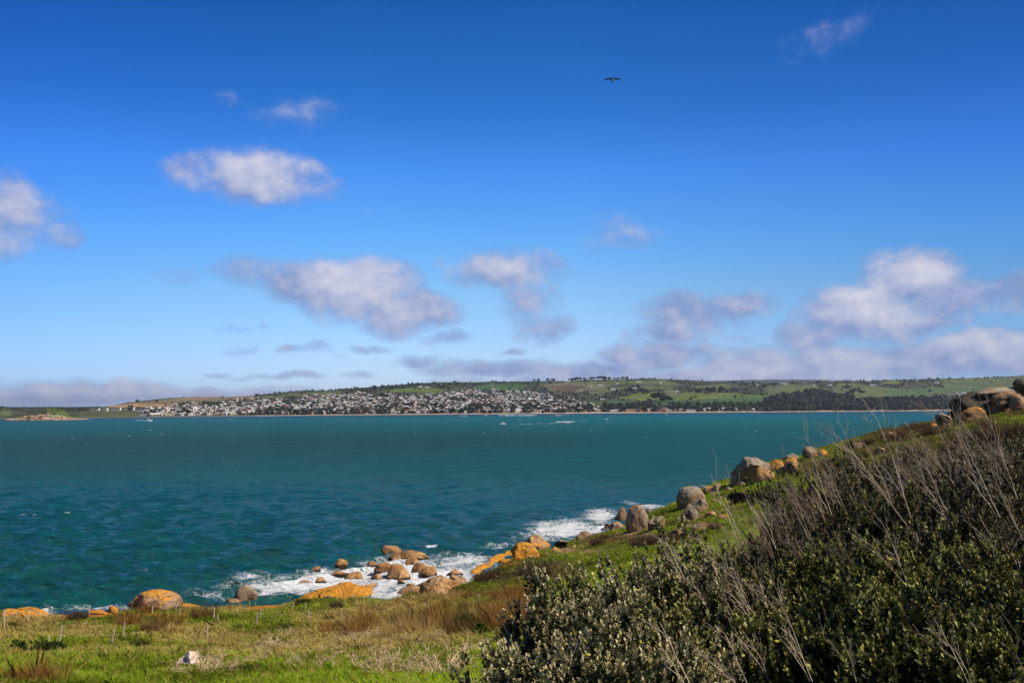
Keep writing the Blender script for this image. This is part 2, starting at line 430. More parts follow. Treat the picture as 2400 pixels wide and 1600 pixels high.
FIELDS = [
 ([(250,952.5),(262,949),(300,947.5),(410,947.5),(405,952.5),(300,953.5)], TAN),
 ([(298,948),(330,940),(400,933),(530,931),(620,928),(640,926),(650,930),(560,938),(450,944),(380,947)], OLV),
 ([(330,940),(450,931),(600,927),(600,931),(440,938),(340,944)], (.24,.17,.095)),
 ([(625,938),(640,930),(660,925),(780,915.5),(805,917),(800,924),(720,930),(650,937)], GRN),
 ([(860,920),(930,911),(1010,907),(1045,913),(1020,922),(960,924),(900,922)], (.12,.17,.03)),
 ([(1100,913),(1130,903),(1200,896.5),(1238,904),(1230,915),(1160,912)], BRG),
 ([(1265,903),(1330,896),(1440,892),(1455,898),(1420,908),(1370,918),(1320,920),(1280,912)], OLV),
 ([(1280,906),(1330,902),(1370,905),(1350,918),(1315,919)], HEA),
 ([(1370,922),(1410,909),(1470,904),(1465,914),(1400,924)], GRN),
 ([(1440,934),(1500,921),(1560,918),(1640,920),(1720,922),(1780,930),(1700,936),(1600,938),(1500,938)], (.13,.17,.03)),
 ([(1375,940),(1440,938),(1500,939.5),(1800,933),(2060,931),(2060,938),(1900,942),(1700,945),(1480,951),(1400,948)], BRG),
 ([(1610,905),(1700,899),(1720,908),(1680,916),(1640,910)], GRN),
 ([(1795,906),(1850,900),(1920,903),(1925,916),(1870,925),(1800,930)], GRN),
 ([(1950,912),(1965,898),(2010,897),(2040,905),(2100,912),(2200,914),(2200,920),(2150,925),(2050,934),(1960,930)], (.12,.15,.04)),
 ([(2060,895),(2110,892),(2110,899),(2070,902)], (.13,.17,.02)),
 ([(2210,890),(2250,888),(2400,882),(2400,925),(2300,917),(2210,908)], (.10,.13,.045)),
 ([(2080,915),(2200,908),(2300,912),(2400,915),(2400,925),(2250,924),(2120,932),(2080,938)], (.09,.14,.045)),
 ([(1330,896),(1560,891),(1600,903),(1500,900),(1400,901)], GRN),
 ([(0,966),(10,960),(32,966),(30,972),(0,974)], GRN),
 ([(108,965),(112,957),(150,962),(165,972),(140,974)], (.12,.16,.03)),
 ([(170,976),(200,963),(215,962),(300,966),(470,968),(470,975),(170,978)], (.095,.105,.042)),
 ([(1545,925),(1560,915),(1590,913),(1600,925),(1570,930)], (.15,.16,.07)),
 ([(1500,905),(1560,903),(1590,909),(1540,914),(1500,912)], GRN),
 ([(1700,930),(1720,927),(2000,925),(2000,931),(1760,934)], (.10,.155,.03)),
]
def field_mask(px, py):
    m = np.zeros(np.shape(px), bool)
    for poly, c in FIELDS: m |= inpoly(px, py, poly)
    return m
TOWN_TOP = ([200,215,340,430,480,560,620,700,760,830,900,960,1000,1060,1100,1160,1220,1260,1340,1380,1420,1440],
            [962,959,956,949,945,934,936,931,927,921,917,919,923,919,913,911,914,922,931,946,958,964])
def build_far():
    pxs = np.arange(-400, 2801, 4.0); fs = np.concatenate([np.linspace(0, .1, 14)[:-1], np.linspace(.1, 1, 110)])
    PX, FS = np.meshgrid(pxs, fs, indexing='xy')
    P = far_z(PX, FS)
    P[0, :, 2] = .6
    py = pshore(PX) + (skyl(PX) - pshore(PX)) * FS
    n1 = fbm(P[..., 0] * .012, P[..., 1] * .006, 4, 4); n2 = fbm(P[..., 0] * .03, P[..., 1] * .02, 7, 3)
    c = np.array([.060, .070, .030]) * (1 + .35 * n1[..., None] + .2 * n2[..., None])
    c = np.where(((PX < 240) & (py < 965))[..., None], c * .75, c)
    jx = PX + 5 * n1; jy = py + .8 * n1
    for poly, fc in FIELDS:
        k = inpoly(jx, jy, poly)
        c[k] = (np.array(fc) * (1 + .16 * n1[..., None] + .18 * n2[..., None]))[k]
    tw = (py > np.interp(PX, *TOWN_TOP)) & (PX > 330) & (PX < 1440) & (FS > .03)
    c[tw] = (np.array([.085, .085, .05]) * (1 + .4 * n2[..., None]))[tw]
    beach = FS < np.interp(PX, [0, 500, 1200, 2200], [.012, .02, .03, .05])
    c[beach] = np.where((PX < 600)[..., None], np.array([.22, .19, .16]), np.array([.46, .34, .24]))[beach]
    back = P[-1:].copy(); back[..., 1] += 700; back[..., 0] *= 1.12; back[..., 2] -= 60
    back2 = back.copy(); back2[..., 1] += 3000; back2[..., 0] *= 1.5; back2[..., 2] = -5
    front = P[:1].copy(); front[..., 1] -= 60; front[..., 2] = -3
    P = np.concatenate([front, P, back, back2]); c = np.concatenate([c[:1], c, c[-1:], c[-1:]])
    n, m = P.shape[:2]; I = np.arange(n * m).reshape(n, m)
    Fc = np.stack([I[:-1, :-1], I[:-1, 1:], I[1:, 1:], I[1:, :-1]], -1).reshape(-1, 4)
    mt, t, b, out = material('hillside', .95)
    geo = t.n('NewGeometry').outputs['Position']
    nz = t.noise(geo, .02, 6, .65).outputs[0]
    t.set(b.inputs['Base Color'], t.mix(1.0, t.attr('col').outputs[0], t.mix(t.step(nz, .3, .7), (.78, .76, .76), (1.15, 1.15, 1.15)), 'MULTIPLY'))
    t.set(b.inputs['Normal'], t.n('Bump', {'Strength': .6, 'Distance': 3.0, 'Height': t.noise(geo, .06, 6, .7).outputs[0]}).outputs[0])
    b.inputs['Specular IOR Level'].default_value = .1
    props(add('hills', mesh_np('hills', P.reshape(-1, 3), Fc, [mt], True, None, {'col': np.clip(c, 0.003, 1).reshape(-1, 3)})), kind='structure')
    # a darker, farther ridge that shows just above the paddocks on the right
    m2, t, b, out = material('distant_ridge', 1.0); b.inputs['Base Color'].default_value = (.05, .07, .06, 1)
    xs = np.linspace(1640, 2050, 60); top = 895.5 - 6.5 * np.sin((xs - 1640) / 410 * math.pi) ** .7 - .6 * vnoise(xs * .05, 1.0)
    A = at(xs, top, np.full(60, 8200.)); B = A.copy(); B[:, 1] -= 1500; B[:, 2] = 60; D = A.copy(); D[:, 1] += 1500; D[:, 2] = 60
    V = np.concatenate([B, A, D]); I = np.arange(180).reshape(3, 60)
    Fc = np.stack([I[:-1, :-1], I[:-1, 1:], I[1:, 1:], I[1:, :-1]], -1).reshape(-1, 4)
    props(add('distant_hills', mesh_np('distant_hills', V, Fc, [m2], True)), kind='structure')
build_far()

# ------------------------------------------------------------------ sea
def foam_amount(x, y):
    px, py = proj(np.stack([x, y, np.zeros_like(x)], -1))
    f = np.zeros(x.shape)
    for (a, b, hw, hh, s) in ((960,1345,150,46,1.25),(800,1362,130,34,1.25),(1060,1352,70,30,1.15),(900,1392,160,12,1.1),(700,1372,90,26,1.1),(640,1378,100,30,.95),(600,1350,90,18,.72),(1090,1318,120,30,.85),(1180,1280,70,18,.55),
        (560,1372,110,16,.6),(480,1395,130,18,.62),(1000,1372,120,20,.9),(900,1380,100,14,1.0),
        (1330,1240,110,28,1.15),(1410,1208,60,20,1.0),(1260,1258,90,14,.75),(1200,1268,80,12,.4),(1400,1235,70,20,.9),(1530,1187,60,9,.8),(1480,1178,40,6,.6),
        (220,1426,80,12,.85),(110,1432,40,12,.7),(330,1425,150,8,.55),(45,1409,16,2.5,.75),(85,1206,22,3,.9),(60,1205,30,3,.6),(330,1338,22,4,.65),(1010,1279,14,4,1.2)):
        f = np.maximum(f, s * np.exp(-(((px - a) / hw) ** 2 + ((py - b) / hh) ** 2)))
    # surf and wakes far out
    for (x0, x1, b, th, s) in ((1165,1250,973.2,.8,.9),(1245,1262,972.6,.7,.8),(1270,1370,973,.6,.6),(1170,1260,993.6,.8,.6),(1255,1345,992,1.2,.62),(1300,1350,988,1.5,.8),(1330,1380,986,.9,.6),
        (1555,1570,970.6,.7,.9),(1075,1095,974,.9,.9),(1130,1145,973,.6,.8),(1300,1322,973,.8,.9),(316,352,984.5,1.1,.7),(20,205,978,1.0,.75),(20,60,982,1.6,1.0),(905,925,971,.6,.7)):
        k = np.exp(-((py - b) / th) ** 2) * sstep(x0 - 6, x0 + 6, px) * sstep(x1 + 6, x1 - 6, px) * s
        f = np.maximum(f, np.where((y > 600), k, 0) * (1 + .3 * vnoise(px * .15, py * .6)))
    return f, px, py
WAVES = []
_rs = np.random.RandomState(5)
for i in range(140):
    L = 0.9 * (6.0 / 0.9) ** _rs.rand()
    th = -math.pi / 2 + .30 + _rs.randn() * .40
    k = 2 * math.pi / L
    WAVES.append((k * math.cos(th), k * math.sin(th), L, (.0125 * L ** .85) * (.5 + _rs.rand()), _rs.rand() * 6.28))
def build_sea():
    iv = np.concatenate([1 / np.array([58., 62., 66.]), np.linspace(1 / 70., 1 / 3400., 640), 1 / np.array([4000., 6000., 12000., 45000.])])
    ys = 1 / iv
    ts = np.linspace(-.80, .80, 1300)
    Yg, Tg = np.meshgrid(ys, ts, indexing='ij'); Xg = Tg * Yg
    Z = np.zeros_like(Xg); DX = np.zeros_like(Xg); DY = np.zeros_like(Xg)
    dy = np.abs(np.gradient(ys)); dy[dy > 1e3] = 1e3
    big = .85 + .3 * vnoise(Xg * .012, Yg * .008, 2)
    nr = np.searchsorted(ys, 1500)
    for kx, ky, L, a, ph in WAVES:
        w_ = np.clip(1.6 - np.maximum(dy, ys * .0013) * 4.2 / L, 0, 1)[:nr]
        rr = np.nonzero(w_ > 0)[0]
        if len(rr) == 0: continue
        e = rr[-1] + 1
        A = kx * Xg[:e] + ky * Yg[:e] + ph
        am = a * w_[:e, None]
        s, c = np.sin(A), np.cos(A)
        Z[:e] += am * c; kk = math.hypot(kx, ky)
        DX[:e] -= .95 * am * s * kx / kk; DY[:e] -= .95 * am * s * ky / kk
    shore = 1 - sstep(-2.5, .5, np.where(Yg < 318, zbase(Xg, Yg), -6)) * .75
    Z = Z * big * shore; DX *= big * shore; DY *= big * shore
    foam, px, py = foam_amount(Xg, Yg)
    # white caps: rare sharp crests
    crest = Z + .10 * vnoise(Xg * .35, Yg * .35, 4) + .32 * vnoise(Xg * .03, Yg * .05, 9)
    cap = sstep(.74, .92, crest) * (Yg > 95) * (vnoise(Xg * .11, Yg * .2, 3) > .12)
    cell = vnoise(Xg * .09 + 50, Yg * .03, 6) * .5 + vnoise(Xg * .35, Yg * .10, 12) * .6
    cap2 = sstep(.78, .88, cell) * sstep(350, 700, Yg) * (Yg < 3000)
    foam = np.maximum(foam, np.maximum(cap * .85, cap2 * .8))
    # water colour: cloud-shadow bands painted in darker, pale sand under the far shallows
    d = np.stack([px, py], -1)
    far = sstep(1075, 1000, py); vfar = sstep(1000, 978, py)
    nb = fbm(Xg * .004, Yg * .0016, 3, 4)
    base = np.array([.0048, .101, .094]); mid = np.array([.006, .105, .115]); turq = np.array([.004, .135, .185]); dark = np.array([.009, .082, .080])
    C = base + (mid - base) * sstep(1500, 1150, py)[..., None]
    cloud_shade = np.exp(-(((px - 350) / 800) ** 2 + ((py - 1045) / 30) ** 2)) + .7 * np.exp(-(((px - 1000) / 500) ** 2 + ((py - 1030) / 18) ** 2)) + .5 * np.exp(-(((px - 150) / 300) ** 2 + ((py - 1090) / 45) ** 2))
    C = C + (np.array([.004, .115, .135]) - C) * (far * np.clip(.6 + .5 * nb, 0, 1))[..., None]
    C = C + (dark - C) * np.clip(cloud_shade + .3 * nb * cloud_shade, 0, .95)[..., None]
    C = C + (turq - C) * (vfar * np.clip(.8 - .25 * nb, 0, 1))[..., None]
    gr = np.exp(-(((px - 980) / 260) ** 2 + ((py - 984) / 7) ** 2)) + np.exp(-(((px - 1700) / 500) ** 2 + ((py - 990) / 9) ** 2)) * .8 + .8 * np.exp(-(((px - 1500) / 200) ** 2 + ((py - 982) / 5) ** 2))
    C = C + (np.array([.004, .15, .14]) - C) * np.clip(gr * .8, 0, 1)[..., None]
    db = np.exp(-((py - pshore(px) - 3) / 3.0) ** 2)
    C = C + (np.array([.015, .075, .14]) - C) * np.clip(db * .8, 0, 1)[..., None]
    X = Xg + DX; Y = Yg + DY
    n, m = X.shape; I = np.arange(n * m).reshape(n, m)
    Fc = np.stack([I[:-1, :-1], I[:-1, 1:], I[1:, 1:], I[1:, :-1]], -1).reshape(-1, 4)[:, ::-1]
    mt, t, b, out = material('sea_water', .12)
    geo = t.n('NewGeometry').outputs['Position']
    fo = t.attr('foam').outputs['Fac']
    pw = t.vmath('ADD', geo, t.vmath('MULTIPLY', t.vmath('SUBTRACT', t.noise(geo, .35, 4, .6).outputs['Color'], (.5, .5, .5)), (3.2, 3.2, 0)))
    r1 = t.math('ABSOLUTE', t.math('SUBTRACT', t.noise(pw, .55, 5, .62).outputs[0], .5))
    r2 = t.math('ABSOLUTE', t.math('SUBTRACT', t.noise(pw, 1.6, 4, .6).outputs[0], .5))
    web = t.math('SUBTRACT', 1.0, t.math('MULTIPLY', t.math('MINIMUM', t.math('MULTIPLY', r1, .8), t.math('ADD', r2, .02)), 9.0), clamp=True)
    fm = t.math('ADD', t.math('MULTIPLY', web, .55), t.math('MULTIPLY', t.noise(pw, .22, 5, .6).outputs[0], .9))
    fmask = t.step(t.math('ADD', fm, t.math('MULTIPLY', fo, .92)), 1.24, 1.70)
    fmask = t.math('MULTIPLY', fmask, t.step(fo, .10, .3))
    far_w = t.step(t.n('SeparateXYZ', {0: geo}).outputs[1], 420, 700)
    fmask = t.mix(far_w, fmask, t.step(fo, .42, .8))
    col = t.attr('col').outputs[0]
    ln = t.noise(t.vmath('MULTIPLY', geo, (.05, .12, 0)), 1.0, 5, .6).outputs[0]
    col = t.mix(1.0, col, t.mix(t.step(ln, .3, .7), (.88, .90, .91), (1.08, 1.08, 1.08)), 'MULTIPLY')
    wave_streak = t.noise(t.vmath('MULTIPLY', geo, (.10, .42, 0)), 1.0, 5, .7).outputs[0]  # light and dark streaks of wave slopes painted into the water colour
    col = t.mix(1.0, col, t.mix(t.step(wave_streak, .35, .66), (.80, .82, .84), (1.16, 1.16, 1.18)), 'MULTIPLY')
    aer = t.math('MULTIPLY', t.step(fo, .25, 1.0), .35)
    col = t.mix(aer, col, (.12, .30, .30))
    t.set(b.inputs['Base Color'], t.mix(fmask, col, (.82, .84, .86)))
    b.inputs['Roughness'].default_value = 1.0; b.inputs['Specular IOR Level'].default_value = 0.0
    dist = t.n('SeparateXYZ', {0: geo}).outputs[1]
    h1 = t.noise(t.vmath('MULTIPLY', geo, (.34, 1.0, 1)), 1.3, 7, .68).outputs[0]
    r = t.noise(t.vmath('MULTIPLY', geo, (.26, 1.0, 1)), .50, 6, .66, .3).outputs[0]
    h2 = t.math('SUBTRACT', 1.0, t.math('ABSOLUTE', t.math('MULTIPLY_ADD', r, 2.0, -1.0)))
    h3 = t.noise(t.vmath('MULTIPLY', geo, (.40, 1.0, 1)), .13, 5, .62).outputs[0]
    bp = t.n('Bump', {'Strength': 1.0, 'Distance': .45, 'Height': h1})
    bp2 = t.n('Bump', {'Strength': 1.0, 'Distance': .85, 'Height': h2, 'Normal': bp.outputs[0]})
    bp2b = t.n('Bump', {'Strength': 1.0, 'Distance': .45, 'Height': h3, 'Normal': bp2.outputs[0]})
    h4 = t.noise(t.vmath('MULTIPLY', geo, (.35, 1.0, 1)), .036, 6, .66).outputs[0]
    bp2b = t.n('Bump', {'Strength': t.step(dist, 160, 500), 'Distance': 9.0, 'Height': h4, 'Normal': bp2b.outputs[0]})
    bp3 = t.n('Bump', {'Strength': .6, 'Distance': .12, 'Height': fmask, 'Normal': bp2b.outputs[0]})
    t.set(b.inputs['Normal'], bp3.outputs[0])
    gl = t.n('BsdfGlossy', {'Roughness': .10, 'Normal': bp2b.outputs[0]})
    fr = t.n('Fresnel', {'IOR': 1.33, 'Normal': bp2b.outputs[0]}).outputs[0]
    # a windy sea never reaches mirror reflectance at grazing angles: its facets shadow each other
    fr = t.math('MINIMUM', t.math('MULTIPLY', fr, t.step(dist, 90, 420, .85, .42)), t.step(dist, 85, 300, .45, .15))
    fr = t.math('MULTIPLY', fr, t.math('SUBTRACT', 1.0, fmask, clamp=True))
    mx = t.n('MixShader', {0: fr}); t.nt.links.new(b.outputs[0], mx.inputs[1]); t.nt.links.new(gl.outputs[0], mx.inputs[2]); t.nt.links.new(mx.outputs[0], out.inputs[0])
    me = mesh_np('sea', np.stack([X, Y, Z], -1).reshape(-1, 3), Fc, [mt], True, None, {'col': C.reshape(-1, 3), 'foam': foam.ravel()})
    props(add('sea', me), kind='structure')
build_sea()
# ------------------------------------------------------------------ granite boulders
def granite():
    m, t, b, out = material('granite', .9)
    geo = t.n('NewGeometry'); pos = geo.outputs['Position']; nrm = geo.outputs['Normal']
    A = lambda n: t.attr(n, 'OBJECT').outputs['Fac']
    rnd = t.n('ObjectInfo').outputs['Random']
    off = t.vmath('ADD', pos, t.n('CombineXYZ', {0: t.math('MULTIPLY', rnd, 37.0), 1: 0.0, 2: 0.0}).outputs[0])
    n1 = t.noise(off, .9, 6, .6).outputs[0]
    n2 = t.noise(off, 3.5, 6, .65).outputs[0]
    n3 = t.noise(off, .55, 4, .6, .6).outputs[0]
    n4 = t.noise(off, 11.0, 3, .6).outputs[0]
    vz = t.n('SeparateXYZ', {0: nrm}).outputs[2]
    zc = t.n('SeparateXYZ', {0: pos}).outputs[2]
    tan = t.mix(t.step(n1, .32, .68), (.35, .17, .062), (.56, .32, .14))
    gry = t.mix(t.step(n1, .35, .65), (.15, .095, .060), (.36, .265, .18))
    base = t.mix(A('grey'), tan, gry)
    base = t.mix(t.step(n2, .52, .68), base, t.mix(1.0, base, (.48, .44, .42), 'MULTIPLY'))
    # pale crusty lichen, then the orange one on the sun and spray side
    pale = t.math('MULTIPLY', t.step(t.math('ADD', t.math('MULTIPLY', n2, .7), t.math('ADD', t.math('MULTIPLY', n3, .5), t.math('MULTIPLY', vz, .16))), .60, .80), A('pale'), clamp=True)
    base = t.mix(pale, base, t.mix(n4, (.22, .22, .16), (.48, .47, .38)))
    ov = t.math('ADD', t.math('MULTIPLY', n3, 1.1), t.math('ADD', t.math('MULTIPLY', n2, .45), t.math('MULTIPLY', vz, .22)))
    ov = t.math('ADD', ov, t.math('MULTIPLY_ADD', A('orange'), .62, -.62))
    orc = t.mix(t.step(n2, .3, .7), (.42, .16, .030), (.76, .34, .014))
    base = t.mix(t.math('MULTIPLY', t.step(ov, .62, .86), .92), base, orc)
    wet = t.math('MULTIPLY', t.step(t.math('MULTIPLY_ADD', n1, .5, zc), .66, .36), A('wet'))
    base = t.mix(wet, base, (.045, .026, .016))
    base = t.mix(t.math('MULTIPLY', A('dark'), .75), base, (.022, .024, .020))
    crack = t.n('TexVoronoi', {'Vector': t.vmath('ADD', off, t.vmath('SCALE', t.noise(off, 1.2, 3).outputs['Color'])), 'Scale': .55}, feature='DISTANCE_TO_EDGE').outputs[0]
    ck = t.step(crack, .0, .022)
    base = t.mix(t.math('MULTIPLY', t.math('SUBTRACT', 1.0, ck), .55), base, (.03, .02, .015))
    t.set(b.inputs['Base Color'], base)
    h = t.math('ADD', t.math('MULTIPLY', n2, .5), t.math('ADD', t.math('MULTIPLY', n4, .15), t.math('MULTIPLY', ck, .25)))
    t.set(b.inputs['Normal'], t.n('Bump', {'Strength': .8, 'Distance': .35, 'Height': h}).outputs[0])
    b.inputs['Specular IOR Level'].default_value = .25
    return m
GRANITE = granite()
_ico = {}
def ico(sub):
    if sub not in _ico:
        import bmesh
        bm = bmesh.new(); bmesh.ops.create_icosphere(bm, subdivisions=sub, radius=1.0)
        V = np.array([v.co[:] for v in bm.verts]); Fc = np.array([[v.index for v in f.verts] for f in bm.faces]); bm.free()
        _ico[sub] = (V, Fc)
    return _ico[sub]
def rock_shape(seed, sub=4, cuts=7, blocky=.75, egg=0.0, rough=.09):
    rs = np.random.RandomState(seed)
    V, Fc = ico(sub); V = V.copy()
    for k in range(cuts):
        n = rs.randn(3); n[2] *= .8; n /= np.linalg.norm(n)
        c = .50 + .32 * rs.rand()
        d = V @ n - c
        V -= n * (np.maximum(d, 0) * blocky)[:, None]
    if egg: 
        k = V[:, 2:3]; V[:, :2] *= 1 - egg * .38 * np.clip(k, -1, 1) - egg * .15 * np.clip(-k - .3, 0, 1)
    N = V / np.linalg.norm(V, axis=1)[:, None]
    s = rs.rand() * 50
    V = V + N * (rough * 1.3 * fbm(V[:, 0] * 1.3 + s, V[:, 1] * 1.3, V[:, 2] * 1.3, 4) + rough * .25 * fbm(V[:, 0] * 6 + s, V[:, 1] * 6, V[:, 2] * 6, 3))[:, None]
    V -= (V.max(0) + V.min(0)) / 2; V /= (V.max(0) - V.min(0)) / 2
    return V, Fc
def boulder(px, base, wpx, hpx, label, seed, kind='tan', emb=.85, tilt=0.0, depth=.8, sub=4, cuts=9, egg=0, sea=False, Y=None, blocky=.92, name='boulder', group=None, rough=.13, ora=None):
    if Y is None:
        p = hit(px, base)
    else:
        p = at(px, base, Y)
    Yp = p[1]; s = Yp / F
    wm, hm = wpx * s / 2, hpx * s
    az_ = hm * (1 + emb) / 2
    V, Fc = rock_shape(seed, sub, cuts, blocky, egg, rough)
    M = Matrix.Rotation(R(tilt), 3, 'Y')
    dm = wm * depth
    V = V * np.array([wm, dm, az_])
    if tilt:
        V = V @ np.array(M).T
        V[:, 0] *= 2 * wm / (V[:, 0].max() - V[:, 0].min())
    V[:, 2] += hm - V[:, 2].max()
    loc = np.array([p[0], p[1] + dm * .35, p[2] - .02 * hm])
    me = mesh_np(name, V, Fc, [GRANITE], True)
    o = add(name, me, loc=loc)
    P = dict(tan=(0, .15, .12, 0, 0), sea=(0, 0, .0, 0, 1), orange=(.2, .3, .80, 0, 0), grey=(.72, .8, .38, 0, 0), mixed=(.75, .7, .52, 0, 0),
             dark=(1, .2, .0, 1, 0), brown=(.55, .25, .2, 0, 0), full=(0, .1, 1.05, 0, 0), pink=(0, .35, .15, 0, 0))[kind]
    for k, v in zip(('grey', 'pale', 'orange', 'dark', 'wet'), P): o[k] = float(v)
    if ora is not None: o['orange'] = float(ora)
    props(o, label, 'boulder' if name == 'boulder' else 'rock', group)
    return o
GS = 'wave-washed boulders in the surf'
GH = 'boulders along the grassy slope'
GL = 'lichen-covered rocks on the left shore'
